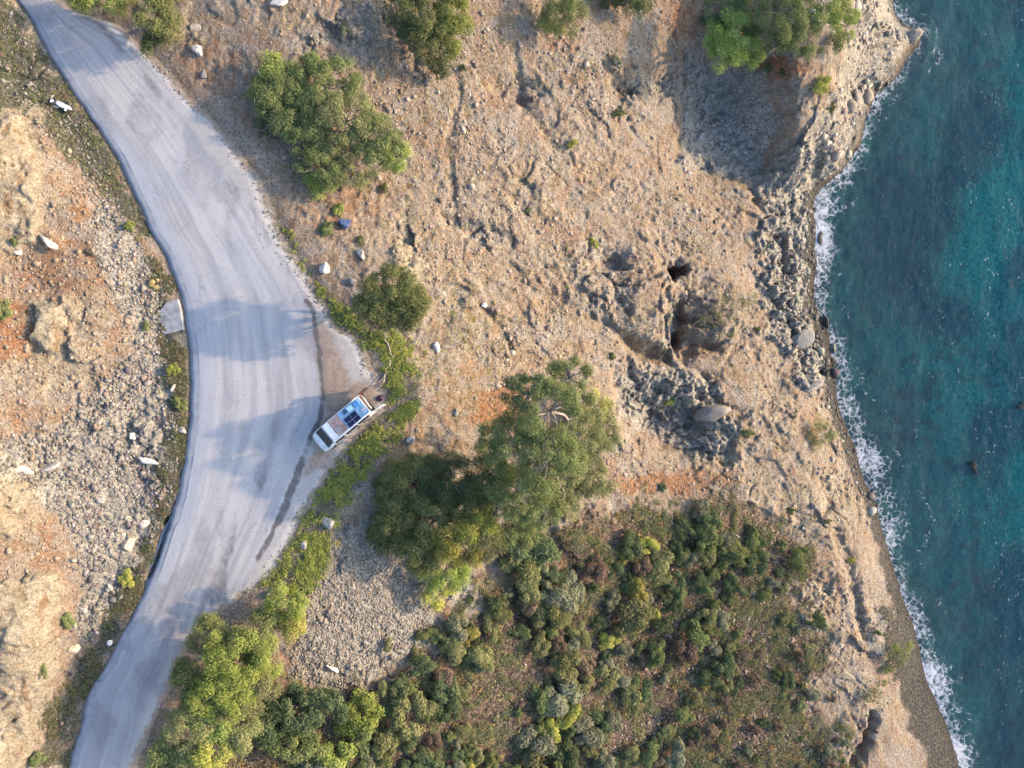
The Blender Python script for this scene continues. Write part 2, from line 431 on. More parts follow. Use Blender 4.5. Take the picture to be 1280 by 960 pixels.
# ------------------------------------------------------------------ fine relief
def dents(h):
    """hollows, gullies and knolls: (px, py, rx, ry, rotation, depth)"""
    for x, y, rx, ry, rot, dz in [(850,408,9,34,4,-2.8),(860,428,13,18,0,-1.6),(841,390,4,24,4,-1.2),(842,340,7,10,0,-3.2),(854,337,7,5,0,-2.2),(872,400,20,8,20,-1.2),(885,432,16,7,10,-1.0),(805,436,30,12,25,-1.6),(765,325,16,12,0,-.9),(835,530,46,34,10,-1.7),(800,490,28,24,0,-.6),(812,365,30,55,-8,1.1),(905,385,26,40,0,.7),
        (1088,912,5,22,14,-1.8),(1076,945,6,20,40,-1.8),(690,375,18,12,0,-.7),(695,470,14,10,0,-.5),(640,110,34,12,10,-.8),(598,290,46,12,18,-.7),(780,105,22,14,0,-.6),(828,85,18,40,8,-.8),(800,345,46,7,-14,-.8),
        (960,165,20,60,20,-1.0),(1018,190,18,34,15,-1.5),(1000,205,16,30,10,1.3),(1066,95,22,16,0,-1),(1000,480,20,16,0,.6),(990,425,14,16,0,.5),(60,300,20,12,20,.5),(205,685,11,36,22,-.55),
        (700,690,40,12,60,-.6),(40,200,46,50,0,.9),(18,625,28,40,0,.9),(45,820,34,70,0,1.0),(655,780,60,10,70,-.5)]:
        dx, dy = PX + wob * .22 + wob2 * .45 - x, PY - wob * .2 + wob2 * .5 - y; c, s = math.cos(R(rot)), math.sin(R(rot))
        q = ((dx * c + dy * s) / rx) ** 2 + ((-dx * s + dy * c) / ry) ** 2
        h = h + dz * np.exp(-q ** 2.0 * .9)
    for pts, w, dz in [([(752,400),(775,415),(800,440),(840,455)], 5, -.7),([(830,440),(860,458),(890,478)], 4, -.5),([(765,460),(775,520),(800,560)], 5, -.4),([(640,60),(650,120),(690,180)], 6, -.3),([(830,360),(833,420),(836,450)], 4, -.6),([(940,240),(975,300),(985,340)], 5, -.5),([(600,380),(625,410),(640,440)], 4, -.4),([(575,100),(560,180),(570,260)], 6, -.25),([(985,400),(1000,440),(1005,470)], 5, -.6),([(1060,690),(1075,760),(1090,830)], 5, -.5),([(1030,600),(1050,680),(1080,790)], 5, -.35),([(855,70),(850,140),(845,200)], 5, -.4)]:
        h = h + dz * np.exp(-(line_dist(pts, PX + wob * .4, PY + wob * .3) / w) ** 2)
    return h
HF = dents(HB)
# beds of rock run down the slope, from upper left to lower right
ca, sa = math.cos(R(-24)), math.sin(R(-24))
U = GX * ca + GY * sa; V_ = -GX * sa + GY * ca
rough = np.clip(.72 + .45 * m_grey + .4 * m_pale, 0, 1.4) * (1 - .5 * m_litter) * (1 - .85 * m_beach)
rough = rough * (1 - .7 * area(P_GRASS, 6, 1)) * (1 - .6 * area(P_HEAP, 10, 1))
det = (fbm(GX / 5, GY / 5, 1, 3) - .5) * 1.1
wx = fbm(GX / 4, GY / 4, 50, 3) * 3.2; wy = fbm(GX / 4 + 9, GY / 4, 55, 3) * 3.2
det += (ridged(U / 3.2 + wx, V_ / 2.0 + wy, 3, 4) - .45) * .46
det += (ridged(GX / .9, GY / .9, 8, 3) - .45) * .24
d1, d2, rv = worley(GX / .62 + fbm(GX, GY, 77, 2) * .7, GY / .5, 12)
det += ((rv - .5) * .34 * sstep(0, .2, d2 - d1)) * (.4 + m_grey + .5 * m_pale)
e1, e2, ev_ = worley(U / 1.9 + fbm(GX / 2, GY / 2, 78, 2) * .8, V_ / 1.0, 15)
det += (ev_ - .5) * .5 * sstep(0, .16, e2 - e1) * (.25 + .7 * m_grey + .8 * m_pale)
det += (fbm(GX / .3, GY / .3, 9, 2) - .5) * .34 * (.6 + .6 * (fbm(GX / 3, GY / 3, 90, 2) > .5))
flat = sstep(0.2, 2.2, road_sd)
fade = sstep(41, 37.2, np.abs(GY)) * sstep(50, 46.2, np.abs(GX))      # the coarse outer land carries no fine relief
patchy = .20 + .62 * sstep(.40, .60, fbm(U / 6.5, V_ / 3.6, 130, 3))
jag = (1 - .65 * area(P_VALLEY, 14, 1)) * np.clip(m_grey * (1 - area(P_HEAP, 10, 1)) * (1 - area(P_SCREE, 10, .8)) + .9 * m_pale, 0, 1) * (1 - m_beach)
h1, h2, hv = worley(U / 2.7 + wx * .5, V_ / 1.7 + wy * .5, 141)
g1, g2, gv = worley(GX / 1.25 + wx, GY / 1.05 + wy, 143)
tilt = (np.sin(hv * 40) * (U / 2.7 - np.floor(U / 2.7)) + np.cos(hv * 57) * (V_ / 1.7 - np.floor(V_ / 1.7)))
crag = (hv - .5) * 1.5 * sstep(0, .10, h2 - h1) + (gv - .5) * .75 * sstep(0, .10, g2 - g1) - .35 * sstep(.12, 0, h2 - h1)
HF = HF + fade * det * .9 * rough * flat * np.maximum(patchy, .9 * jag + .3 * m_grey) * (1 - .5 * m_out)
HF = HF + fade * crag * jag * flat * .62 * (1 - .72 * m_out) + m_out * flat * .8
few = sstep(.56, .68, fbm(U / 5, V_ / 3, 150, 3)) * (1 - m_litter) * (1 - m_beach) * (1 - area(P_GRASS, 6, 1))
HF = HF + fade * crag * .26 * few * flat
HF = HF - .9 * np.exp(-(line_dist([(209,652),(199,690),(186,730)], PX, PY) / 5.5) ** 6)
_slot = np.exp(-(line_dist([(209,652),(199,690),(186,730)], PX, PY) / 6) ** 6)
HF = HF * sstep(-.05, 1.0, road_sd) + (-0.13 - .8 * _slot) * (1 - sstep(-.05, 1.0, road_sd))
under = sstep(0, 1.5, shore_sd)
HF = HF + under * (ridged(GX / 1.7, GY / 1.7, 31, 3) - .5) * .5
dense_in = (GX > -46.1) & (GX < 36.6) & (np.abs(GY) < 37.1)
def ground_z(x, y):
    return bil(xs, ys, HF, np.asarray(x, float), np.asarray(y, float))
def at(px, py, dz=0.0, it=14):
    """where the line of sight through a photo pixel meets the land (dz above it)"""
    px = np.asarray(px, float); py = np.asarray(py, float)
    z = np.full(px.shape, -6.0)
    for k in range(it):
        x, y = w_at(px, py, z + dz)
        z = .35 * z + .65 * ground_z(x, y)
    x, y = w_at(px, py, z + dz)
    return x, y, ground_z(x, y)

# ------------------------------------------------------------------ materials of the land
def terrain_material():
    t = NT('hillside_soil')
    p = t.pos()
    A = t.n('SeparateColor', {0: t.n('VertexColor', layer_name='zone_a').outputs[0]})
    B = t.n('SeparateColor', {0: t.n('VertexColor', layer_name='zone_b').outputs[0]})
    nbig = t.noise(.22, p, 3, .6, .5); nmed = t.noise(1.1, p, 5, .62, .6); nfine = t.noise(4.5, p, 4, .65); nvf = t.noise(11, p, 3, .7)
    streak = t.noise(1.0, t.scaled(p, (1.9, .55, 1.0), (0, 0, R(40))), 5, .65, .8)
    def brk(m, n=nmed, k=1.4):               # a zone's edge breaks up along the noise
        return t.ramp(t.math('ADD', m, t.math('MULTIPLY', t.math('SUBTRACT', n, .5), k)), .3, .72)
    base = t.mix(t.ramp(nbig, .35, .65), (.252, .170, .120, 1), (.248, .200, .147, 1))
    base = t.mix(t.ramp(streak, .5, .72), base, (.36, .305, .235, 1))
    base = t.mix(t.ramp(streak, .47, .3), base, (.15, .098, .067, 1))
    base = t.mix(t.ramp(t.noise(.6, p, 4, .6, 1.0), .54, .68, 0, .6), base, (.20, .155, .072, 1))
    base = t.mix(t.ramp(t.noise(.45, t.n('VectorMath', {0: p, 1: (31.0, 7.0, 3.0)}).outputs[0], 5, .65, 1.2), .46, .60, 0, .8), base, t.mix(nfine, (.175, .158, .137, 1), (.34, .31, .27, 1)))
    dusty = t.ramp(t.noise(.5, t.scaled(p, (.8, 2.2, 1), (0, 0, R(24))), 4, .6, 1.0), .55, .70, 0, .7)
    base = t.mix(dusty, base, (.285, .222, .15, 1))
    base = t.mix(t.ramp(t.noise(.9, t.scaled(p, (.9, 2.4, 1), (0, 0, R(24))), 6, .7, 1.4), .40, .30, 0, .8), base, (.125, .085, .06, 1))
    orange = t.mix(t.ramp(nfine, .35, .7), (.23, .108, .055, 1), (.262, .158, .092, 1))
    base = t.mix(brk(A.outputs[0]), base, orange)
    pale = t.mix(t.ramp(nmed, .35, .62), (.245, .20, .135, 1), (.34, .30, .225, 1))
    pale = t.mix(t.ramp(streak, .46, .34), pale, (.20, .125, .07, 1))
    base = t.mix(brk(A.outputs[1]), base, pale)
    vor = t.n('TexVoronoi', {'Vector': t.n('VectorMath', {0: p, 1: t.n('VectorMath', {0: t.n('TexNoise', {'Vector': p, 'Scale': 2.0}).outputs[1], 1: (.5, .5, .5)}, operation='MULTIPLY').outputs[0]}, operation='ADD').outputs[0], 'Scale': 2.6})
    vc = t.n('SeparateColor', {0: vor.outputs[1]})
    grey = t.mix(vc.outputs[0], (.22, .205, .18, 1), (.37, .345, .305, 1))
    grey = t.mix(t.ramp(nfine, .52, .38), grey, (.15, .137, .12, 1))
    grey = t.mix(t.ramp(nbig, .42, .58, 0, .65), grey, t.mix(streak, (.275, .262, .215, 1), (.35, .33, .275, 1)))
    base = t.mix(brk(A.outputs[2], nmed, .9), base, grey)
    # single stones showing in the soil
    stone = t.math('MULTIPLY', t.ramp(vc.outputs[1], .7, .78), t.ramp(vor.outputs[0], .42, .3))
    base = t.mix(t.math('MULTIPLY', stone, .6), base, t.mix(vc.outputs[2], (.20, .16, .12, 1), (.33, .29, .23, 1)))
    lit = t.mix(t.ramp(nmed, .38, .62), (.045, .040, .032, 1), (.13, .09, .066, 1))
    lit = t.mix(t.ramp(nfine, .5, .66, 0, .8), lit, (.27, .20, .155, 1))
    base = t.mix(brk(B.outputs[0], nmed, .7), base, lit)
    gr = t.mix(t.ramp(nfine, .35, .65), (.048, .052, .038, 1), (.10, .10, .078, 1))
    base = t.mix(t.math('MULTIPLY', brk(B.outputs[2], nmed, .8), .92), base, gr)
    bch = t.mix(t.ramp(nfine, .38, .62), (.045, .043, .038, 1), (.10, .092, .078, 1))
    base = t.mix(brk(B.outputs[1], nmed, .4), base, bch)
    # wet stones at the water's edge and on the sea floor
    zz = t.n('SeparateXYZ', {0: p}).outputs[2]
    wet = t.ramp(t.math('ADD', zz, t.math('MULTIPLY', nmed, .7)), SEA_Z + .75, SEA_Z + .35)
    bv = t.n('TexVoronoi', {'Vector': t.n('VectorMath', {0: p, 1: t.n('VectorMath', {0: t.n('TexNoise', {'Vector': p, 'Scale': 1.1, 'Detail': 3}).outputs[1], 1: (1.2, 1.2, 0)}, operation='MULTIPLY').outputs[0]}, operation='ADD').outputs[0], 'Scale': 1.1})
    bed = t.mix(t.ramp(t.noise(.5, p, 5, .6), .42, .6), (.055, .058, .045, 1), (.17, .175, .13, 1))
    bed = t.mix(t.math('MULTIPLY', t.ramp(bv.outputs[0], .5, .3), t.ramp(t.n('SeparateColor', {0: bv.outputs[1]}).outputs[0], .35, .5)), bed, t.mix(t.n('SeparateColor', {0: bv.outputs[1]}).outputs[1], (.03, .03, .027, 1), (.20, .19, .155, 1)))
    base = t.mix(wet, base, t.mix(t.ramp(zz, SEA_Z - .1, SEA_Z - .5), (.05, .043, .036, 1), bed))
    f = t.ramp(nvf, .28, .74, .38, 1.20); g = t.ramp(nfine, .3, .7, .64, 1.28); k = t.math('MULTIPLY', f, g)
    base = t.mix(1.0, base, t.n('CombineColor', {0: k, 1: k, 2: k}).outputs[0], 'MULTIPLY')
    hgt = t.math('ADD', t.math('MULTIPLY', nfine, .6), t.math('MULTIPLY', nvf, .3))
    hgt = t.math('ADD', hgt, t.math('MULTIPLY', vor.outputs[0], -.25))
    nb = t.bump(hgt, .9, .22)
    return t.done(t.bsdf(base, .95, nb, 0, .15))

ids = np.arange(GX.size).reshape(GX.shape)
quads = np.stack([ids[:-1, :-1], ids[:-1, 1:], ids[1:, 1:], ids[1:, :-1]], -1).reshape(-1, 4)
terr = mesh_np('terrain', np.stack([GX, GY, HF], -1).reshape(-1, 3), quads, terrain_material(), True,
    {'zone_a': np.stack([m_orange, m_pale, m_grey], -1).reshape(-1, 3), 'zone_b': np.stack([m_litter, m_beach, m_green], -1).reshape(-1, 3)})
tag(terr, kind='structure')

# ------------------------------------------------------------------ the sea
def sea():
    x0 = np.concatenate([np.arange(24, 62, .22), geo(62, .22, 1.22, 46)])
    gy2 = geo(0, .3, 1.24, 42)
    y0 = np.concatenate([[-40 - v for v in gy2][::-1], np.arange(-40, 40.01, .22), [40 + v for v in gy2]])
    X, Y = np.meshgrid(x0, y0)
    Z = SEA_Z + ((fbm(X / 2.6, Y / 4.2, 61, 3) - .5) * .16 + (ridged(X / .8, Y / 1.3, 66, 2) - .45) * .03) * sstep(90, 60, np.abs(X))
    sx = X - shore_x(Y)
    depth = np.clip(SEA_Z - ground_z(X, Y), 0, 30)
    depth = np.where(sx > 26, 9.0, depth)
    px = 640 + FPX * X / (H - SEA_Z); py = 480 - FPX * Y / (H - SEA_Z)
    sd = line_dist(SHORE, px, py) * np.sign(px - np.interp(py, [q[1] for q in SHORE], [q[0] for q in SHORE])) / 11.7
    yk = [-60, 60, 150, 240, 300, 400, 480, 560, 650, 690, 800, 850, 960]
    wid = np.interp(py, yk, [2.8, 1.7, 2.3, 3.2, 3.2, 2.2, 3.4, 4.6, 5.2, 2.6, 2.8, 3.8, 2.6])
    den = np.interp(py, yk, [.7, .7, .85, 1, 1, .8, .8, .8, .82, .8, .85, 1, .9]) * (.74 + .42 * vnoise(Y / 2.6, X * 0 + 5, 12))
    sd = sd + (fbm(X / 1.4, Y / 1.4, 91, 3) - .5) * 1.6
    band = np.exp(-(np.maximum(sd - .1 * wid, 0) / (wid * .64)) ** 2.0) * np.where(sd > -1.2, 1, 0) * den
    band = np.maximum(band, .55 * np.exp(-((sd - wid * 1.0 - (vnoise(py / 40., px * 0, 4) - .5) * 1.6) / .38) ** 2) * sstep(.42, .6, vnoise(py / 26., px * 0 + 3, 9)))
    patch = fbm(X / 5., Y / 7., 71, 4)
    idm = np.arange(X.size).reshape(X.shape)
    q = np.stack([idm[:-1, :-1], idm[:-1, 1:], idm[1:, 1:], idm[1:, :-1]], -1).reshape(-1, 4)
    t = NT('sea_water')
    p = t.pos()
    A = t.n('SeparateColor', {0: t.n('VertexColor', layer_name='water').outputs[0]})
    foam_b, dep, pat = A.outputs
    n1 = t.noise(1.5, t.scaled(p, (1.3, .7, 1), (0, 0, R(12))), 5, .62, .5)
    n2 = t.noise(2.9, t.scaled(p, (1.3, .8, 1), (0, 0, R(-8))), 5, .7, .3)
    deepc = t.mix(t.ramp(dep, .25, .95), (.011, .060, .062, 1), (.0001, .056, .080, 1))
    deepc = t.mix(t.ramp(pat, .52, .62, 0, .75), deepc, (.003, .084, .092, 1))
    deepc = t.mix(t.ramp(pat, .48, .38, 0, .8), deepc, (.004, .030, .046, 1))
    deepc = t.mix(t.ramp(n1, .44, .62, 0, .8), deepc, t.mix(.5, deepc, (.010, .068, .085, 1)))
    deepc = t.mix(t.ramp(n2, .54, .38, 0, .9), deepc, t.mix(.65, deepc, (.0006, .010, .020, 1)))
    rk = t.n('TexVoronoi', {'Vector': t.n('VectorMath', {0: p, 1: t.n('VectorMath', {0: t.n('TexNoise', {'Vector': p, 'Scale': .8, 'Detail': 3}).outputs[1], 1: (1.8, 1.8, 0)}, operation='MULTIPLY').outputs[0]}, operation='ADD').outputs[0], 'Scale': .75})
    rkm = t.math('MULTIPLY', t.ramp(rk.outputs[0], .55, .30), t.ramp(t.n('SeparateColor', {0: rk.outputs[1]}).outputs[0], .45, .55))
    deepc = t.mix(t.math('MULTIPLY', rkm, t.ramp(dep, .75, .25, 0, .55)), deepc, (.012, .022, .026, 1))
    hb = t.math('ADD', n1, t.math('MULTIPLY', n2, .5))
    nb = t.bump(hb, .3, .14)
    body = t.bsdf(deepc, .12, nb, 0, .14)
    clear = t.n('MixShader', {0: .06, 1: t.n('BsdfTransparent', {0: (.36, .64, .63, 1)}), 2: t.n('BsdfGlossy', {'Color': (.8, .9, 1, 1), 'Roughness': .08, 'Normal': nb})})
    opq = t.ramp(dep, .0, .55, .15, .96)
    wat = t.n('MixShader', {0: opq, 1: clear.outputs[0], 2: body.outputs[0]})
    # foam: lacy, broken by two scales of cells
    vo = t.n('TexVoronoi', {'Vector': t.n('VectorMath', {0: p, 1: t.n('VectorMath', {0: t.n('TexNoise', {'Vector': p, 'Scale': 2.2, 'Detail': 4}).outputs[1], 1: (.9, .9, .3)}, operation='MULTIPLY').outputs[0]}, operation='ADD').outputs[0], 'Scale': 1.5}, feature='DISTANCE_TO_EDGE')
    lace = t.ramp(vo.outputs[0], .16, .02)
    fn = t.noise(1.15, p, 6, .66, .8)
    foam = t.math('ADD', t.math('MULTIPLY', foam_b, .62), t.math('ADD', t.math('MULTIPLY', lace, .20), t.math('MULTIPLY', fn, .95)))
    foam = t.ramp(foam, .93, 1.24, 0, .85)
    foam = t.math('MULTIPLY', foam, t.ramp(foam_b, .04, .2))
    # small crests and painted sun glints far out, in wind lines
    wl = t.noise(.35, t.scaled(p, (1.6, .5, 1), (0, 0, R(14))), 3, .6, 1.0)
    cap = t.ramp(t.math('ADD', t.noise(3.6, t.scaled(p, (1.5, .7, 1), (0, 0, R(20))), 2, .5), t.math('MULTIPLY', wl, .5)), .96, 1.05, 0, .5)
    cap = t.math('MULTIPLY', cap, t.ramp(dep, .12, .4))
    foam = t.math('MAXIMUM', foam, cap)
    fo = t.bsdf((.42, .44, .48, 1), .8, t.bump(fn, .8, .2), 0, .2)
    m = t.done(t.n('MixShader', {0: foam, 1: wat.outputs[0], 2: fo.outputs[0]}))
    o = mesh_np('sea', np.stack([X, Y, Z], -1).reshape(-1, 3), q, m, True, {'water': np.stack([band, np.clip(depth / 9., 0, 1), patch], -1).reshape(-1, 3)})
    tag(o, kind='structure')
sea()

# ------------------------------------------------------------------ road, gutter, apron
def road():
    rows = np.arange(-165, 1125, 2.5)
    lx = np.interp(rows, [p[1] for p in L_EDGE], [p[0] for p in L_EDGE]) + 12
    rx = np.interp(rows, [p[1] for p in R_EDGE], [p[0] for p in R_EDGE])
    rx = rx + (fbm(rows / 14., rows * 0, 3, 3) - .5) * 7 + (fbm(rows / 3.2, rows * 0 + 2, 5, 3) - .5) * 5
    N = 110
    tt = np.linspace(0, 1, N)
    PXr = lx[:, None] + (rx - lx)[:, None] * tt[None]; PYr = np.repeat(rows[:, None], N, 1)
    X, Y = w_at(PXr, PYr, 0)
    Z = .035 + (fbm(X / 2.5, Y / 2.5, 13, 3) - .5) * .05
    edge = np.minimum((1 - tt)[None] * (rx - lx)[:, None], 30)
    Z -= .16 * sstep(20, 0, edge)
    ASPH = [(60,-170),(62,0),(100,30),(150,60),(225,140),(280,215),(318,262),(345,310),(368,345),(383,370),(392,392),(393,420),(398,455),(403,490),(404,514),(386,545),(376,584),(362,615),(349,647),(331,683),(321,704),(312,725),(300,742),(280,900),(260,1130)]
    wv = (fbm(X / .55, Y / .55, 17, 4) - .5) * 9 + (fbm(X / 3, Y / 3, 18, 2) - .5) * 9
    ax = np.interp(PYr, [p[1] for p in ASPH], [p[0] for p in ASPH])
    should = sstep(-2, 4, PXr + wv - ax) * sstep(60, 200, PYr)
    dirt = sstep(8, -8, poly_sd([(396,395),(410,410),(430,450),(440,480),(470,478),(480,495),(455,520),(430,548),(402,585),(378,592),(398,545),(405,515),(402,470),(394,430)], PXr + wv, PYr + wv))
    def band(pts, w): return np.exp(-(line_dist(pts, PXr + wv * .5, PYr) / w) ** 4)
    dark = np.maximum.reduce([band([(383,376),(390,385),(393,400),(394,420)], 3.2), band([(394,420),(398,440),(403,470),(405,500)], 3.0), band([(403,500),(400,525),(388,548)], 3.5),
        band([(378,575),(368,600),(356,632),(348,652)], 5.6), band([(350,645),(338,672),(323,700)], 3.4), .45 * band([(388,548),(380,570)], 4.5), .35 * band([(398,420),(406,500)], 9)])
    dark = dark * (.45 + 1.0 * fbm(X / .8, Y / .8, 29, 4))
    # tyre-worn streaks and stains
    sl = PXr - lx[:, None]
    stain = 1.1 * np.exp(-((sl / (rx - lx)[:, None] - .78 + .05 * np.sin(PYr / 60)) / .05) ** 2) * sstep(.42, .62, fbm(X / 1.2, Y / 3.5, 41, 4)) * sstep(400, 250, PYr)
    stain += 1.2 * sstep(.56, .68, fbm(X * .9, Y * .28, 47, 4)) * sstep(.5, .7, sl / np.maximum(ax - lx[:, None], 20)) * sstep(560, 620, PYr)
    stain += .5 * sstep(.56, .7, fbm(X / 2.4, Y / 4.5, 43, 4))
    uu = sl / np.maximum(ax - lx[:, None], 20)          # across the carriageway; long wear streaks follow the road
    alo = PYr / 16.0
    st1 = fbm(uu * 14, alo * .10, 44, 4); st2 = fbm(uu * 30 + 4, alo * .16, 48, 3)
    streak = .6 * st1 + .4 * st2
    gut = np.exp(-(sl / 16) ** 2) * .9 + .4 * sstep(.56, .66, fbm(X / 6, Y / 6, 49, 3))
    q0 = np.arange(X.size).reshape(X.shape)
    q = np.stack([q0[:-1, :-1], q0[1:, :-1], q0[1:, 1:], q0[:-1, 1:]], -1).reshape(-1, 4)
    t = NT('worn_asphalt')
    p = t.pos()
    A = t.n('SeparateColor', {0: t.n('VertexColor', layer_name='wear').outputs[0]})
    W = t.n('SeparateColor', {0: t.n('VertexColor', layer_name='wear_b').outputs[0]})
    nb = t.noise(.35, p, 4, .6, .4); nm = t.noise(2.2, p, 5, .65); nf = t.noise(16, p, 3, .7)
    st = t.noise(1.2, t.scaled(p, (2.4, .35, 1), (0, 0, R(-14))), 4, .6, .3)
    c = t.mix(t.ramp(nb, .35, .65), (.285, .29, .305, 1), (.335, .335, .34, 1))
    c = t.mix(t.ramp(st, .42, .66, 0, .6), c, (.32, .32, .335, 1))
    c = t.mix(t.ramp(nm, .55, .72, 0, .35), c, (.19, .19, .20, 1))
    c = t.mix(t.ramp(W.outputs[1], .50, .62, 0, .7), c, (.385, .375, .37, 1))
    c = t.mix(t.ramp(W.outputs[1], .47, .36, 0, .6), c, (.235, .235, .245, 1))
    c = t.mix(t.math('MULTIPLY', W.outputs[2], .6), c, (.25, .285, .34, 1))
    c = t.mix(t.math('MULTIPLY', W.outputs[0], t.ramp(nm, .3, .6, .35, .8)), c, (.13, .125, .135, 1))
    cv = t.n('TexVoronoi', {'Vector': t.n('VectorMath', {0: p, 1: t.n('VectorMath', {0: t.n('TexNoise', {'Vector': p, 'Scale': 1.2, 'Detail': 4}).outputs[1], 1: (1.2, 1.2, 0)}, operation='MULTIPLY').outputs[0]}, operation='ADD').outputs[0], 'Scale': .42}, feature='DISTANCE_TO_EDGE')
    crack = t.math('MULTIPLY', t.ramp(cv.outputs[0], .018, .006), t.ramp(t.noise(.5, p, 3), .48, .60, 0, .32))
    c = t.mix(crack, c, (.12, .11, .11, 1))
    sh = t.mix(t.ramp(nm, .35, .65), (.29, .285, .275, 1), (.37, .355, .335, 1))
    c = t.mix(t.math('MULTIPLY', A.outputs[0], .9), c, sh)
    di = t.mix(t.ramp(nm, .35, .65), (.20, .152, .122, 1), (.29, .238, .195, 1))
    c = t.mix(A.outputs[1], c, di)
    c = t.mix(t.math('MULTIPLY', t.ramp(t.math('ADD', A.outputs[2], t.math('MULTIPLY', t.math('SUBTRACT', nm, .5), 1.3)), .22, .85), .86), c, (.075, .069, .072, 1))
    E = t.n('SeparateColor', {0: t.n('VertexColor', layer_name='wear_c').outputs[0]})
    c = t.mix(t.ramp(t.math('ADD', E.outputs[0], t.math('MULTIPLY', t.math('SUBTRACT', nm, .5), 1.6)), .35, .8, 0, .9), c, t.mix(nf, (.17, .125, .09, 1), (.31, .255, .195, 1)))
    k = t.ramp(nf, .25, .75, .78, 1.18)
    c = t.mix(1.0, c, t.n('CombineColor', {0: k, 1: k, 2: k}).outputs[0], 'MULTIPLY')
    m = t.done(t.bsdf(c, .85, t.bump(t.math('ADD', nf, nm), .35, .04), 0, .3))
    o = mesh_np('road', np.stack([X, Y, Z], -1).reshape(-1, 3), q, m, True,
        {'wear': np.stack([should, dirt, dark], -1).reshape(-1, 3), 'wear_b': np.stack([np.clip(stain, 0, 1), streak, np.clip(gut, 0, 1)], -1).reshape(-1, 3), 'wear_c': np.stack([sstep(17, 1, edge + wv)] * 3, -1).reshape(-1, 3)})
    tag(o, kind='structure')
    # concrete gutter along the hill side: lip, channel, lining
    t = NT('gutter_concrete')
    p = t.pos()
    n = t.noise(1.5, p, 5, .65); n2 = t.noise(9, p, 4, .65)
    c = t.mix(t.ramp(n, .35, .65), (.20, .22, .26, 1), (.27, .29, .325, 1))
    c = t.mix(t.ramp(n2, .55, .75, 0, .5), c, (.18, .18, .18, 1))
    gm = t.done(t.bsdf(c, .85, t.bump(n2, .4, .03), 0, .3))
    rows = np.arange(-165, 1125, 4.0)
    lx = np.interp(rows, [p_[1] for p_ in L_EDGE], [p_[0] for p_ in L_EDGE])
    lx = np.convolve(np.pad(lx, 3, mode='edge'), np.ones(7) / 7, 'valid') + (fbm(rows / 16., rows * 0, 8, 3) - .5) * 4
    prof = [(-3.0, -.5), (-2.4, -.24), (-1.6, -.23), (-1.2, -.26), (.6, -.26), (1.2, -.035), (6.0, -.02), (12.0, .03), (15.0, .02)]
    X = np.stack([w_at(lx + a, rows, 0)[0] for a, _ in prof], 1); Y = np.stack([w_at(lx, rows, 0)[1] for _ in prof], 1)
    Z = np.repeat(np.array([b for _, b in prof])[None], len(rows), 0)
    open_ = sstep(650, 662, rows) * sstep(732, 718, rows)      # the drain stands open here
    X[:, :4] -= (open_ * .20)[:, None]; X[:, 4] += open_ * .12; X[:, 5] += open_ * .14; Z[:, 3:5] -= (open_ * .55)[:, None]
    idm = np.arange(X.size).reshape(X.shape)
    q = np.stack([idm[:-1, :-1], idm[1:, :-1], idm[1:, 1:], idm[:-1, 1:]], -1).reshape(-1, 4)
    tag(mesh_np('roadside_gutter', np.stack([X, Y, Z], -1).reshape(-1, 3), q, gm, False), kind='structure')
    mb = MB()
    pts = [(194,398),(200,388),(208,378),(222,374),(226,388),(229,412),(222,414),(206,418),(196,412)]
    top = [Vector((*w_at(a, b, .2), .2 + .02 * i % .05)) for i, (a, b) in enumerate(pts)]
    n = len(top)
    mb.add(top + [Vector((v.x * 1.0, v.y, -.6)) for v in top], [tuple(range(n))] + [(i, i + n, (i + 1) % n + n, (i + 1) % n) for i in range(n)])
    tag(mb.build('concrete_apron', plain('dirty_concrete', (.23, .24, .26), .9, 0, .4, 2.0), bevel=.05), 'pale concrete apron slab butting against the roadside gutter', 'concrete slab')
road()

# ------------------------------------------------------------------ stones
def rock_shapes(n, sub, seed):
    import bmesh
    out = []
    for i in range(n):
        bm = bmesh.new(); bmesh.ops.create_icosphere(bm, subdivisions=sub, radius=1)
        V = np.array([v.co[:] for v in bm.verts]); F = np.array([[v.index for v in f.verts] for f in bm.faces]); bm.free()
        r = np.random.default_rng(seed + i)
        for _ in range(9):                 # chop with random planes: angular stone
            d = r.normal(size=3); d /= np.linalg.norm(d); k = r.uniform(.45, .8)
            s = V @ d
            V = np.where((s > k)[:, None], V - (s - k)[:, None] * d, V)
        V *= 1 + r.normal(size=(len(V), 1)) * .05
        V *= np.array([r.uniform(.8, 1.35), r.uniform(.7, 1.0), r.uniform(.45, .8)])
        out.append((V, F))
    return out
ROCK_S = rock_shapes(24, 1, 100)
ROCK_M = rock_shapes(14, 2, 300)
ROCK_L = rock_shapes(8, 3, 500)

def stone_material(name='field_stone'):
    t = NT(name)
    p = t.pos()
    c = t.n('VertexColor', layer_name='tint').outputs[0]
    n = t.noise(5, p, 5, .65); n2 = t.noise(18, p, 3, .65)
    k = t.ramp(n, .28, .72, .62, 1.25)
    c = t.mix(1.0, c, t.n('CombineColor', {0: k, 1: k, 2: k}).outputs[0], 'MULTIPLY')
    c = t.mix(t.ramp(t.noise(2.3, p, 4), .58, .7, 0, .4), c, (.30, .20, .12, 1))
    zz = t.n('SeparateXYZ', {0: p}).outputs[2]
    c = t.mix(t.ramp(zz, SEA_Z + .75, SEA_Z + .25, 0, .8), c, (.04, .035, .03, 1))
    return t.done(t.bsdf(c, .9, t.bump(t.math('ADD', n, n2), .5, .08), 0, .25))
STONE = stone_material()

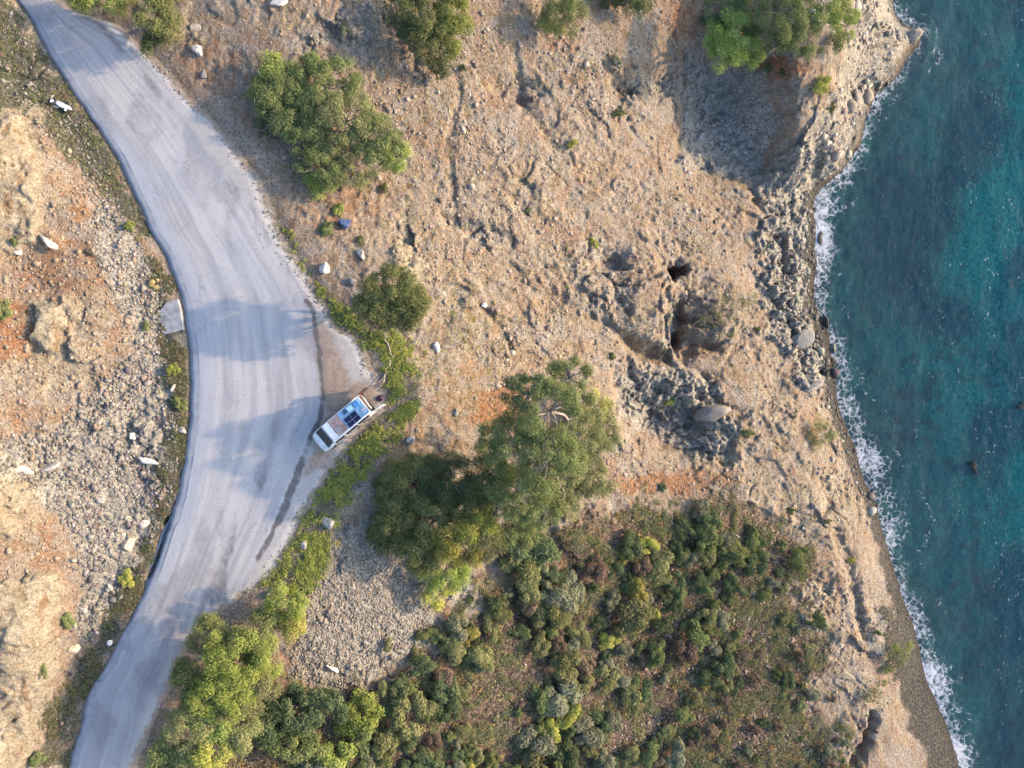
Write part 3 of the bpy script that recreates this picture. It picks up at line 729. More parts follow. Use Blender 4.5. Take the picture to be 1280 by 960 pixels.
def stones(name, px, py, size, cols, sink=.3, shapes=ROCK_S, floor=None):
    """a mass of loose stones as one mesh"""
    x, y, z = at(px, py)
    if floor is not None: z = np.maximum(z, floor)
    Vs = []; Fs = []; Cs = []; b = 0
    for i in range(len(x)):
        V, F = shapes[RNG.integers(len(shapes))]
        a = RNG.uniform(0, 6.28); c, s = math.cos(a), math.sin(a)
        tl = RNG.normal() * .35; ct, st = math.cos(tl), math.sin(tl)
        W = V * size[i]
        W = np.stack([W[:, 0], W[:, 1] * ct - W[:, 2] * st, W[:, 1] * st + W[:, 2] * ct], 1)
        W = np.stack([W[:, 0] * c - W[:, 1] * s + x[i], W[:, 0] * s + W[:, 1] * c + y[i], W[:, 2] + z[i] + size[i] * (.5 - sink) * .6], 1)
        Vs.append(W); Fs.append(F + b); b += len(V)
        Cs.append(np.repeat(cols[i][None], len(V), 0))
    return mesh_np(name, np.concatenate(Vs), np.concatenate(Fs), STONE, False, np.concatenate(Cs))

def fill(poly, n, dens=None):
    """n random photo pixels inside a polygon"""
    P = np.array(poly); lo, hi = P.min(0), P.max(0)
    ox = []; oy = []; c = 0
    while c < n:
        x = RNG.uniform(lo[0], hi[0], n); y = RNG.uniform(lo[1], hi[1], n)
        k = poly_sd(poly, x, y) + RNG.normal(size=n) * 5 < 0
        if dens is not None: k &= RNG.uniform(size=n) < dens(x, y)
        ox.append(x[k]); oy.append(y[k]); c += k.sum()
    return np.concatenate(ox)[:n], np.concatenate(oy)[:n]

def tones(n, A, B, j=.06):
    A = np.array(A); B = np.array(B); u = RNG.uniform(size=(n, 1)); 
    return .50 * np.clip((A + (B - A) * u) * (1 + RNG.normal(size=(n, 1)) * j * 2) + RNG.normal(size=(n, 3)) * j * .15, .02, .8)

x, y = fill(P_SCREE, 4200, lambda x, y: .25 + .75 * (fbm(x / 40, y / 40, 3, 3) > .46))
tag(stones('scree', x, y, np.clip(RNG.lognormal(-2.05, .42, len(x)), .06, .42), tones(len(x), (.23, .21, .19), (.50, .455, .41), .1)), kind='stuff')
x, y = fill(P_HEAP, 5200)
tag(stones('crushed_stone', x, y, np.clip(RNG.lognormal(-2.2, .25, len(x)), .06, .24), tones(len(x), (.29, .25, .20), (.50, .44, .36))), kind='stuff')
P_SLOPE = [(330,20),(480,-20),(860,-20),(880,60),(850,200),(945,290),(985,450),(1000,490),(1045,540),(1090,660),(1130,860),(1060,960),(1010,830),(1010,720),(960,640),(830,615),(720,630),(600,500),(560,400),(470,300),(390,250),(300,100)]
x, y = fill(P_SLOPE, 9000, lambda x, y: np.clip(fbm(x / 45, y / 45, 33, 3) * 2.4 - .75, .06, 1))
tag(stones('loose_stones', x, y, np.clip(RNG.lognormal(-2.45, .55, len(x)), .04, .5), tones(len(x), (.36, .28, .22), (.60, .51, .42), .1)), kind='stuff')
x, y = fill([(-20,130),(60,150),(130,260),(200,380),(195,480),(90,560),(-20,600),(-20,960),(70,900),(100,780),(60,640),(-20,640)], 1700, lambda x, y: np.min([poly_sd(q, x, y) for q in P_OUT], 0) > 2)
tag(stones('hillside_rubble', x, y, np.clip(RNG.lognormal(-2.2, .45, len(x)), .05, .4), tones(len(x), (.40, .29, .20), (.60, .50, .38))), kind='stuff')
x, y = fill([(945,290),(1000,245),(1022,245),(1028,330),(1026,390),(1044,440),(1050,505),(1078,570),(1100,650),(1092,660),(1062,580),(1035,520),(1000,480),(975,420)], 800)
tag(stones('shore_stones', x, y, np.clip(RNG.lognormal(-1.9, .6, len(x)), .07, .8), tones(len(x), (.24, .225, .20), (.54, .50, .43), .12)), kind='stuff')
x, y = fill([(1070,-30),(1118,-30),(1150,45),(1092,132),(1060,205),(1020,250),(960,270),(950,215),(1000,190),(1040,120),(1060,90)], 420)
tag(stones('headland_stones', x, y, np.clip(RNG.lognormal(-1.7, .65, len(x)), .08, 1.1), tones(len(x), (.36, .32, .26), (.66, .60, .50), .1)), kind='stuff')
_r = np.array([p for p in R_EDGE if -40 < p[1] < 760])
y = RNG.uniform(60, 740, 1500); x = np.interp(y, _r[:, 1], _r[:, 0]) - np.abs(RNG.normal(size=1500)) * 13 + 3
tag(stones('shoulder_gravel', x, y, np.clip(RNG.lognormal(-3.0, .4, 1500), .025, .13), tones(1500, (.34, .30, .27), (.58, .53, .48)), floor=.0), kind='stuff')
x, y = fill(P_VALLEY + [(850, 140)], 160)
tag(stones('valley_stones', x, y, np.clip(RNG.lognormal(-1.9, .45, len(x)), .07, .5), tones(len(x), (.38, .36, .33), (.60, .56, .51))), kind='stuff')
x, y = fill(P_LITTER, 3800, lambda x, y: np.clip((x * .75 + y * .65 - 1040) / 160, .05, 1) * np.clip(fbm(x / 22, y / 22, 68, 3) * 4 - 1.4, .1, 1))
tag(stones('scrub_rubble', x, y, np.clip(RNG.lognormal(-2.2, .4, len(x)), .05, .32), tones(len(x), (.42, .30, .235), (.72, .58, .48))), kind='stuff')
x, y = fill([(12,10),(60,90),(130,200),(150,260),(110,250),(60,170),(10,140),(-10,60)], 600)
tag(stones('verge_stones', x, y, np.clip(RNG.lognormal(-2.2, .4, len(x)), .05, .3), tones(len(x), (.26, .23, .20), (.5, .45, .4))), kind='stuff')

def boulder(name, px, py, size, col, label, sc=(1, 1, 1), rz=None, shapes=ROCK_L, sink=.25, cat='rock', group=None):
    x, y, z = (float(v) for v in at(px, py))
    V, F = shapes[random.randrange(len(shapes))]
    V = V * np.array(sc) * size
    V = V + (fbm(V[:, 0] * 4 / size + px, V[:, 1] * 4 / size + V[:, 2] * 3 / size, 7, 3)[:, None] - .5) * size * .12
    o = mesh_np(name, V, F, STONE, False, np.repeat(np.array([col]), len(V), 0))
    if px > 1200:                              # a sunken rock: rises from the sea floor to just under the surface
        x, y = w_at(px, py, SEA_Z); V[:, 2] *= 3.2
        o.data.vertices.foreach_set('co', V.astype(np.float32).ravel())
        z = SEA_Z - V[:, 2].max() + .9; o.location = (x, y, z)
    else:
        o.location = (x, y, z + size * sc[2] * (.45 - sink))
    o.rotation_euler = (0, 0, random.uniform(0, 6.28) if rz is None else rz)
    return tag(o, label, cat, group)
W_ = (.32, .305, .28); G_ = (.22, .205, .19); T_ = (.30, .235, .17); D_ = (.09, .085, .075)
for a in [
    ('boulder', 889, 517, 1.25, (.21, .185, .16), 'big rounded grey brown boulder in the shaded grey hollow', (1.15, .9, 1.1), 0.2),
    ('rock', 452, 319, .55, W_, 'white rock above the round pine beside the road bend', (1, .8, 1), 2.2),
    ('rock', 407, 335, .60, (.56, .55, .50), 'pale grey rock at the edge of the green roadside grass', (1, .9, 1), .4),
    ('rock', 442, 352, .42, G_, 'grey stone just uphill of the round pine by the road'),
    ('rock', 412, 652, .60, W_, 'white boulder in the roadside grass below the van'),
    ('rock', 381, 681, .45, W_, 'smaller white stone at the road edge below the white boulder'),
    ('rock', 605, 382, .32, (.72, .69, .64), 'small bright white stone alone on the tan slope'),
    ('rock', 513, 550, .45, W_, 'white stone at the foot of the green strip above the dark pine'),
    ('rock', 522, 538, .30, T_, 'tan stone next to the white stone above the dark pine'),
    ('rock', 570, 515, .38, G_, 'grey stone on orange soil uphill of the tall pine'),
    ('rock', 244, 37, .52, G_, 'upper grey rock on the tan verge by the top bend of the road'),
    ('rock', 247, 64, .58, (.46, .43, .41), 'grey rock in the middle of the tan verge below its twin'),
    ('rock', 255, 93, .42, G_, 'lowest grey rock on the tan verge near the road'),
    ('rock', 348, 4, .70, (.50, .47, .43), 'pale rock at the top border of the photo among dry grass', (1.4, .8, .8)),
    ('rock', 60, 302, .62, (.56, .50, .43), 'long grey rock under the pale outcrop on the hillside', (1.5, .7, .9), -.6),
    ('rock', 22, 315, .34, (.60, .53, .48), 'pinkish stone beside the small dark bush on the hillside'),
    ('rock', 163, 681, .62, (.62, .48, .32), 'square sandy block at the lower edge of the scree', (1, .95, .9), .7),
    ('rock', 180, 655, .42, (.58, .48, .38), 'tan stone uphill of the square sandy block'),
    ('rock', 126, 626, .40, W_, 'white stone in the middle of the scree'),
    ('rock', 167, 545, .46, (.64, .58, .48), 'cream stone near the upper end of the scree'),
    ('rock', 185, 577, .55, (.50, .50, .46), 'flat grey stone where the scree meets the verge', (1.5, .6, .7), -.3),
    ('rock', 228, 538, .40, W_, 'white stone lying on the green verge close to the gutter'),
    ('rock', 217, 484, .34, W_, 'white stone beside the green weed next to the gutter'),
    ('rock', 105, 762, .55, W_, 'white rock low in the dark rubble under the orange cliff', (1, .8, .8)),
    ('rock', 92, 811, .62, (.58, .47, .34), 'tan pointed rock at the foot of the pale cliff', (.8, 1.2, 1), .3),
    ('rock', 138, 733, .34, W_, 'small white stone beside the yellow green roadside weed'),
    ('rock', 137, 803, .30, (.70, .68, .64), 'white stone on the verge close to the narrow lower road'),
    ('rock', 1044, 417, .50, (.66, .60, .48), 'upper pale stone standing in the foam', (.7, 1.2, 1), .1),
    ('rock', 1042, 436, .50, (.64, .60, .52), 'lower pale stone standing in the foam', (.5, 1.4, 1), .2),
    ('rock', 1003, 424, 1.0, (.21, .20, .18), 'flat grey slab beside the grey shore scree', (1.1, 1.2, .5), .3),
    ('rock', 1015, 484, .95, (.30, .275, .235), 'pale slab near the waterline above the coast shrub', (1.1, .8, .6), .5),
    ('rock', 1141, 46, .85, (.26, .23, .19), 'outermost headland rock with foam around it', (.9, 1.1, 1.2), .4),
    ('rock', 1032, 405, .70, D_, 'dark wet rock at the edge of the surf', (1, .9, .9)),
    ('rock', 1111, 654, .60, D_, 'dark wet rock in the widest patch of surf', (1.3, .8, .9)),
    ('rock', 1217, 585, 1.0, (.23, .17, .14), 'brown sunken rock awash offshore in clear water', (1, .9, 1.5)),
    ('rock', 1278, 511, 1.0, (.33, .31, .20), 'yellowish sunken rock at the outer border of the water', (.8, 1.2, 2.6)),
    ('rock', 415, 835, .45, (.56, .50, .42), 'pale stone on the lower rim of the crushed stone heap', (1.4, .7, .8)),
    ('rock', 545, 434, .42, (.45, .42, .42), 'grey stone beside the fallen bare branches', (1.2, .9, .9)),
    ('rock', 1018, 20, .55, (.62, .60, .55), 'white rock showing through the thin crown of the headland pine'),
    ('rock', 340, 742, .45, (.58, .50, .36), 'sandy stone under the green weeds at the lower road edge'),
    ('rock', 62, 585, .60, (.46, .42, .37), 'broad grey stone at the upper end of the scree', (1.3, .8, .7)),
    ('rock', 25, 588, .70, (.50, .46, .40), 'grey rock above the cream outcrop', (1.4, .7, .7), -.3),
    ]:
    kw = {}
    if len(a) > 6: kw['sc'] = a[6]
    if len(a) > 7: kw['rz'] = a[7]
    boulder(*a[:6], **kw)

# ------------------------------------------------------------------ vegetation
def leaf_material(name, trans=.3):
    t = NT(name)
    c = t.n('VertexColor', layer_name='tint').outputs[0]
    oi = t.n('ObjectInfo').outputs['Random']
    c = t.n('HueSaturation', {'Hue': t.ramp(oi, 0, 1, .485, .515), 'Saturation': 1.0, 'Value': t.ramp(oi, 0, 1, .82, 1.2), 'Fac': 1.0, 'Color': c}).outputs[0]
    d = t.n('BsdfDiffuse', {'Color': c, 'Roughness': .6})
    tr = t.n('BsdfTranslucent', {'Color': t.mix(.5, c, (.16, .20, .03, 1))})
    return t.done(t.n('MixShader', {0: trans, 1: d.outputs[0], 2: tr.outputs[0]}))
LEAF = leaf_material('foliage')
BARK = plain('bark', (.20, .155, .125), .95, 0, .3, 5, .1)
DEADWOOD = plain('dead_wood', (.25, .22, .195), .95, 0, .25, 6, .1)

def leaves(C, Nrm, L, Wd, cols, spread=.5):
    """leaf quads at points C, roughly facing along Nrm, of length L and width Wd"""
    n = len(C)
    Nn = Nrm + RNG.normal(size=(n, 3)) * spread
    Nn /= np.linalg.norm(Nn, axis=1, keepdims=True) + 1e-9
    A = np.cross(Nn, RNG.normal(size=(n, 3))); A /= np.linalg.norm(A, axis=1, keepdims=True) + 1e-9
    B = np.cross(Nn, A)
    l = (L * RNG.uniform(.6, 1.3, n))[:, None] / 2; w = (Wd * RNG.uniform(.6, 1.3, n))[:, None] / 2
    V = np.stack([C - A * l, C + B * w, C + A * l, C - B * w], 1).reshape(-1, 3)
    F = np.arange(n * 4).reshape(n, 4)
    return V, F, np.repeat(cols, 4, 0)

def sphere_pts(n):
    v = RNG.normal(size=(n, 3)); return v / np.linalg.norm(v, axis=1, keepdims=True)

LEAF_GAIN = 1.75
GREENS = {'bright': ((.125, .158, .038), (.20, .22, .065)), 'mid': ((.082, .10, .040), (.145, .156, .064)), 'dark': ((.046, .064, .034), (.094, .112, .054)),
          'yellow': ((.18, .18, .042), (.26, .235, .07)), 'olive': ((.10, .105, .045), (.165, .16, .075)), 'grey': ((.10, .108, .068), (.175, .17, .11)), 'dry': ((.24, .18, .085), (.33, .265, .14)),
          'brown': ((.085, .062, .042), (.16, .115, .085)),
          'grass': ((.12, .152, .036), (.205, .222, .06)), 'rust': ((.22, .12, .05), (.32, .20, .09))}
GREENS = {k: tuple(tuple(c * LEAF_GAIN for c in q) for q in v) for k, v in GREENS.items()}

def crown_parts(lobes, dens=1.0, rc=(.42, .72), leaf=(.26, .12), per=130):
    """lobes: (x, y, zc, rx, ry, rz, tone, fill) in world metres around the tree base; returns clump centres and leaf arrays"""
    Vs = []; Fs = []; Cs = []; b = 0; centres = []
    for (lx, ly, lz, rx, ry, rz, tone, fl) in lobes:
        n = max(4, int(rx * ry * 8.0 * fl * dens))
        g0, g1 = np.array(GREENS[tone][0]), np.array(GREENS[tone][1])
        for _ in range(n):
            d = sphere_pts(1)[0]; d[2] = abs(d[2]) * (1 if RNG.uniform() < .85 else -.5)
            rr = RNG.uniform(.55, 1.0) ** .6
            c = np.array([lx + d[0] * rx * rr, ly + d[1] * ry * rr, lz + d[2] * rz * rr])
            r = RNG.uniform(*rc)
            if fl < .5: r *= .8
            centres.append(c)
            k = int(1.4 * per * (r / .57) ** 2)
            q = sphere_pts(k); q[:, 2] = np.where(q[:, 2] < -.3, -q[:, 2], q[:, 2])
            rad = r * RNG.uniform(.5, 1.05, (k, 1)) * (1 + .25 * RNG.normal(size=(k, 1)) * .5)
            pts = c + q * rad * np.array([1, 1, .75])
            u = RNG.uniform(0, 1); cc = g0 + (g1 - g0) * np.clip(u + RNG.normal(size=(k, 1)) * .25, 0, 1)
            V, F, C = leaves(pts, q + np.array([0, 0, .3]), leaf[0], leaf[1], cc)
            Vs.append(V); Fs.append(F + b); Cs.append(C); b += len(V)
    return np.array(centres), np.concatenate(Vs), np.concatenate(Fs), np.concatenate(Cs)

def limb(mb, a, b, r0, r1, n=5, bend=.12, sides=6):
    a = np.array(a, float); b = np.array(b, float); L = np.linalg.norm(b - a)
    pts = []
    off = RNG.normal(size=3) * bend * L
    for i in range(n + 1):
        t = i / n
        pts.append(a + (b - a) * t + off * math.sin(math.pi * t) + RNG.normal(size=3) * .02 * L * (0 < i < n))
    mb.tube(pts, [r0 + (r1 - r0) * i / n for i in range(n + 1)], sides)

def tree(name, lobes_px, base_px, label, cat='tree', group=None, dens=1.0, rc=(.42, .72), leaf=(.22, .07), per=150, trunk=.2, bare=0, twig=.35, lean_base=None):
    """lobes_px: (px, py, radius x px, radius y px, height of its top above the tree base, half thickness m, tone, fill)"""
    bx, by, bz = (float(v) for v in at(*base_px))
    root = empty(name, (bx, by, bz - .05), 0, label, cat, group)
    lobes = []
    for (px, py, rx, ry, top, th, tone, fl) in lobes_px:
        zc = bz + top - th
        x, y = w_at(px, py, zc + th * .5)
        s = (H - zc) / FPX
        lobes.append((x - bx, y - by, top - th, rx * s * .96, ry * s * .96, th, tone, fl))
    cen, V, F, C = crown_parts(lobes, dens, rc, leaf, per)
    mb = MB()
    cm = np.array([[l[0], l[1], l[2]] for l in lobes]); mid = cm.mean(0)
    fork = np.array([mid[0] * .45, mid[1] * .45, max(.6, mid[2] * .55)])
    limb(mb, (0, 0, -.4), fork, trunk, trunk * .75, 6, .05, 9)
    for l in cm:
        limb(mb, fork, l, trunk * .6, trunk * .28, 5, .1, 7)
    for c in cen[RNG.permutation(len(cen))[:int(len(cen) * twig)]]:
        l = cm[np.argmin(((cm - c) ** 2).sum(1))]
        limb(mb, l, c, trunk * .25, .018, 4, .12, 5)
    for _ in range(bare):                  # bare grey twigs that stick out of the crown
        l = lobes[RNG.integers(len(lobes))]
        d = sphere_pts(1)[0]; d[2] = abs(d[2]) * .6 + .35
        s = np.array(l[:3]); e = s + d * np.array([l[3], l[4], l[5]]) * RNG.uniform(.9, 1.25)
        limb(mb, s, e, .035, .012, 4, .12, 5)
        for _k in range(3):
            m_ = s + (e - s) * RNG.uniform(.4, .9); limb(mb, m_, m_ + RNG.normal(size=3) * .45, .016, .008, 2, .1, 4)
    mb.build('trunk', DEADWOOD if bare > 25 else BARK, root, smooth=True)
    mesh_np('crown', V, F, LEAF, False, C, root)
    return root

# by the road, top of the frame
tree('pine_tree', [(405,105,46,40,2.7,1.1,'mid',1),(352,118,42,40,2.6,1.1,'mid',1),(345,90,28,26,2.3,.9,'bright',.9),(430,150,48,42,2.9,1.1,'olive',.75),(470,175,38,38,2.6,1.0,'mid',.85),(380,160,38,36,2.4,1.0,'mid',.75),(400,205,34,32,2.3,1.0,'mid',.9),(440,205,40,28,2.3,.9,'olive',.65),(345,150,28,28,2.2,.9,'dark',.9),(490,195,20,22,2.0,.8,'bright',.8),(405,228,22,16,1.6,.7,'bright',.8)],
     (410,160), 'broad spreading pine with bare grey twigs showing, below the top road bend', bare=46, trunk=.24, dens=1.05)
tree('pine_tree', [(535,12,46,44,4.6,1.6,'mid',1),(565,20,26,44,4.0,1.4,'bright',.9),(505,15,26,36,4.0,1.4,'dark',1),(540,55,32,26,3.2,1.2,'mid',.8),(552,80,16,14,1.6,.8,'dark',.9)],
     (552,48), 'dense dark pine at the top border right of the spreading pine', bare=6)
tree('pine_tree', [(700,0,24,34,3.6,1.3,'mid',1),(715,20,20,26,3.2,1.2,'olive',.9),(692,25,14,18,2.4,1.0,'bright',.8)],
     (708,22), 'small olive green pine alone at the top border in the middle', per=110)
tree('pine_tree', [(785,-8,30,20,3.0,1.2,'dark',1),(800,2,18,14,2.4,1.0,'mid',.9),(760,-8,20,14,2.4,1.0,'dark',1)], (785,4), 'dark low pine cut by the top border beside the headland', per=110)
tree('roadside_bush', [(115,-6,40,18,2.6,1.1,'bright',1),(150,2,18,14,2.0,.9,'yellow',.7),(95,-2,20,12,2.2,.9,'mid',1)], (122,2), 'yellow green bush cut by the top border at the road edge', 'bush', per=110)
tree('roadside_bush', [(192,18,26,30,3.2,1.2,'mid',1),(208,28,18,24,2.6,1.0,'olive',1),(192,52,16,18,2.0,.9,'dark',1),(205,-4,22,16,2.8,1.0,'olive',.9)], (200,28), 'tall rounded bush standing on the verge of the top bend', 'bush', per=130)
# headland
tree('pine_tree', [(915,42,30,36,5.2,1.5,'bright',1),(905,62,20,22,4.6,1.2,'bright',1),(935,60,20,22,4.4,1.2,'bright',1),(905,5,30,26,5.0,1.5,'dark',1),(945,12,22,32,4.8,1.3,'mid',.9)],
     (938,40), 'bright green pine at the head of the shaded valley', bare=4, trunk=.22, per=140)
tree('pine_tree', [(985,12,36,38,4.2,1.3,'mid',.8),(1040,8,26,34,3.8,1.2,'bright',.85),(1010,45,34,24,3.0,1.0,'mid',.55),(1062,30,14,18,2.8,.9,'bright',.7),(968,50,16,20,2.8,1.0,'mid',.8)],
     (1010,28), 'wide thin crowned pine on top of the headland', bare=36, trunk=.22)
tree('coast_bush', [(1046,52,13,16,1.4,.6,'mid',.9)], (1048,56), 'small green bush under the thin crowned headland pine', 'bush', per=110, trunk=.06)
# at the bend
tree('pine_tree', [(490,362,38,32,6.2,1.5,'mid',1),(512,378,26,26,5.6,1.2,'mid',.9),(470,385,28,26,5.4,1.3,'mid',1),(495,395,38,20,5.0,1.1,'olive',1),(490,380,40,30,5.4,1.3,'mid',1),(455,380,18,20,4.4,1.0,'mid',.9)],
     (496,378), 'round dense pine at the road bend beside the fallen branch', per=150, bare=8)
# middle of the slope
tree('pine_tree', [(515,605,42,36,4.6,1.4,'mid',1),(558,598,38,34,5.0,1.4,'dark',1),(497,648,32,34,4.2,1.3,'mid',1),(540,650,40,36,4.9,1.4,'mid',1),(585,640,26,34,5.0,1.3,'mid',1),(575,675,36,34,5.4,1.3,'yellow',.75),(520,690,34,28,4.2,1.2,'mid',.9),(590,660,26,20,5.5,1.0,'bright',1),(605,615,24,32,5.0,1.4,'mid',1),(490,620,24,26,3.8,1.2,'mid',1),(605,680,28,28,5.2,1.3,'olive',1),(480,665,20,24,3.2,1.0,'mid',.9)],
     (545,650), 'dense dark green pine between the crushed stone heap and the tall pine', per=160, rc=(.5,.82), trunk=.26)
tree('pine_tree', [(645,555,38,40,12.8,2.2,'mid',1),(688,515,42,38,14.4,2.2,'mid',1),(662,492,34,26,14.0,1.8,'dark',1),(685,575,46,46,13.4,2.4,'mid',1),(650,620,40,36,10.4,2.0,'mid',1),(620,590,26,34,9.0,1.8,'dark',1),(680,640,30,24,7.6,1.6,'mid',.9),(712,472,28,24,10.6,1.4,'mid',.8),(615,560,24,26,9.0,1.6,'mid',1),(725,545,26,34,9.0,1.6,'olive',.8),(700,610,30,34,8.0,1.6,'olive',.9),(640,660,38,32,7.0,1.5,'mid',1),(615,650,30,32,7.4,1.5,'mid',1)],
     (672,565), 'tall mid green pine in the middle of the slope', per=150, rc=(.40,.70), trunk=.32, bare=26)
tree('pine_tree', [(735,525,34,34,4.2,1.2,'olive',.7),(750,560,24,34,3.0,1.1,'olive',.55),(720,590,30,32,3.2,1.2,'olive',.7),(712,625,30,24,2.6,1.0,'olive',.6),(745,508,26,20,2.8,.9,'yellow',.6),(735,595,34,36,3.0,1.1,'olive',.8),(760,530,18,30,2.4,.9,'olive',.6)],
     (735,560), 'thin olive yellow pine leaning out on the sea side of the tall pine', per=110, bare=24)
tree('pine_tree', [(555,715,34,26,3.2,1.1,'bright',.9),(550,745,24,18,2.4,.9,'yellow',.8),(585,705,20,18,2.6,.9,'olive',.8)], (562,722), 'yellow green young pine at the lower foot of the dark pine', per=140)
# lower left
tree('pine_tree', [(290,820,46,38,5.4,1.6,'bright',1),(258,800,28,26,4.2,1.3,'mid',1),(318,798,26,26,4.4,1.3,'mid',.9),(275,865,42,36,5.2,1.5,'bright',1),(240,850,26,30,4.0,1.2,'mid',1),(315,862,28,32,4.2,1.3,'olive',1),(330,825,24,28,3.8,1.2,'bright',.9),(285,880,34,30,4.4,1.3,'olive',1)],
     (290,845), 'large bright yellow green pine leaning over the lower road', per=160, rc=(.48,.8), trunk=.26, bare=6)
tree('pine_tree', [(235,915,36,32,4.4,1.4,'olive',1),(265,945,34,26,4.2,1.3,'yellow',1),(225,960,34,24,4.0,1.3,'mid',1),(262,905,30,26,4.2,1.2,'bright',1),(295,920,26,30,3.8,1.2,'olive',1),(205,945,22,24,3.4,1.1,'mid',1)],
     (245,930), 'olive green pine at the bottom border beside the road', per=155, rc=(.46,.76))
tree('pine_tree', [(352,758,30,24,3.2,1.1,'bright',1),(365,780,18,22,2.6,1.0,'yellow',.9),(335,775,22,18,2.6,1.0,'mid',1)], (352,768), 'small bright pine between the roadside grass and the crushed stone heap', per=140)
tree('thicket_bush', [(338,905,34,30,2.6,1.0,'dark',1),(375,888,36,30,2.8,1.1,'dark',1),(360,930,34,20,2.2,.9,'mid',.9),(405,885,28,24,2.6,1.0,'dark',1)], (365,905), 'broad dark green thicket under the crushed stone heap', 'bush', per=150, trunk=.1, leaf=(.22,.14))
tree('thicket_bush', [(452,893,20,24,2.0,.8,'bright',1),(440,908,18,14,1.5,.6,'grass',.9)], (450,900), 'vivid light green bush right of the broad dark thicket', 'bush', per=140, trunk=.06, leaf=(.2,.14))
tree('thicket_bush', [(385,940,26,16,1.8,.8,'mid',1),(420,945,22,14,1.6,.7,'bright',.9)], (402,945), 'mid green bush at the bottom border below the broad thicket', 'bush', per=140, trunk=.08, leaf=(.22,.14))
# gully and coast
gt = tree('pine_tree', [(912,385,24,24,3.0,.9,'olive',.42),(930,372,16,14,2.6,.7,'olive',.36),(905,408,16,18,2.4,.7,'olive',.36),(888,398,14,12,2.4,.6,'mid',.35)],
     (862,408), 'thin leaning pine with a bare trunk growing out of the dark gully', per=42, trunk=.11, bare=12)
tree('coast_bush', [(1028,546,15,17,1.5,.6,'olive',.9),(1012,545,12,14,1.3,.5,'rust',.8)], (1021,548), 'half green half rusty bush on the edge of the coast slope', 'bush', per=80, trunk=.06)
tree('coast_bush', [(1130,806,14,13,1.7,.6,'bright',.75),(1118,828,14,16,1.5,.6,'olive',.65),(1108,842,12,14,1.2,.5,'mid',.5)], (1120,822), 'light green feathery bush above the dark beach', 'bush', per=80, trunk=.06)
tree('coast_bush', [(1093,868,12,20,1.2,.5,'olive',.6)], (1093,872), 'thin olive bush beside the narrow shaded gully near the beach', 'bush', per=45, trunk=.05)

# low shrubs: one mesh per kind and variant, copied
def shrub_mesh(tone, r, h, k, dens=1.9, leafs=(.17, .075), sink=.25):
    Vs = []; Fs = []; Cs = []; b = 0
    g0, g1 = np.array(GREENS[tone][0]), np.array(GREENS[tone][1])
    for i in range(k):
        a = RNG.uniform(0, 6.28); q = r * math.sqrt(RNG.uniform(0, 1)) * .72
        c = np.array([q * math.cos(a), q * math.sin(a) * .9, h * (.35 + .5 * (1 - (q / r) ** 2)) * RNG.uniform(.7, 1.1)])
        rc_ = r * RNG.uniform(.25, .42)
        n = int(130 * dens * (rc_ / .35) ** 2 / max(.4, 1))
        p = sphere_pts(n); p[:, 2] = np.where(p[:, 2] < -.35, -p[:, 2], p[:, 2])
        pts = c + p * rc_ * RNG.uniform(.55, 1.05, (n, 1)) * np.array([1, 1, .8])
        u = RNG.uniform(0, 1); cc = g0 + (g1 - g0) * np.clip(u + RNG.normal(size=(n, 1)) * .25, 0, 1)
        V, F, C = leaves(pts, p + np.array([0, 0, .3]), leafs[0], leafs[1], cc)
        V[:, 2] -= sink * .3
        Vs.append(V); Fs.append(F + b); Cs.append(C); b += len(V)
    return np.concatenate(Vs), np.concatenate(Fs), np.concatenate(Cs)

SHRUB = {}
def shrub_proto(tone):
    if tone not in SHRUB:
        SHRUB[tone] = []
        for v in range(3):
            V, F, C = shrub_mesh(tone, 1.0, 1.05, 9 + v)
            o = mesh_np('scrub_shrub', V, F, LEAF, False, C)
            SHRUB[tone].append([o, False])
    return SHRUB[tone]
def put_shrub(px, py, r, tone, label, group=None, squash=1.0, name='scrub_shrub'):
    pr = random.choice(shrub_proto(tone))
    if pr[1]:
        o = pr[0].copy(); COL.objects.link(o)
        for k in ('group',):
            if k in o: del o[k]
    else:
        o = pr[0]; pr[1] = True
    x, y, z = (float(v) for v in at(px, py))
    o.name = name
    o.location = (x, y, z - .08 * r)
    o.rotation_euler = (0, 0, random.uniform(0, 6.28))
    o.scale = (r * random.uniform(.7, 1.35), r * random.uniform(.75, 1.15), r * squash * random.uniform(.85, 1.15))
    return tag(o, label, 'shrub', group)

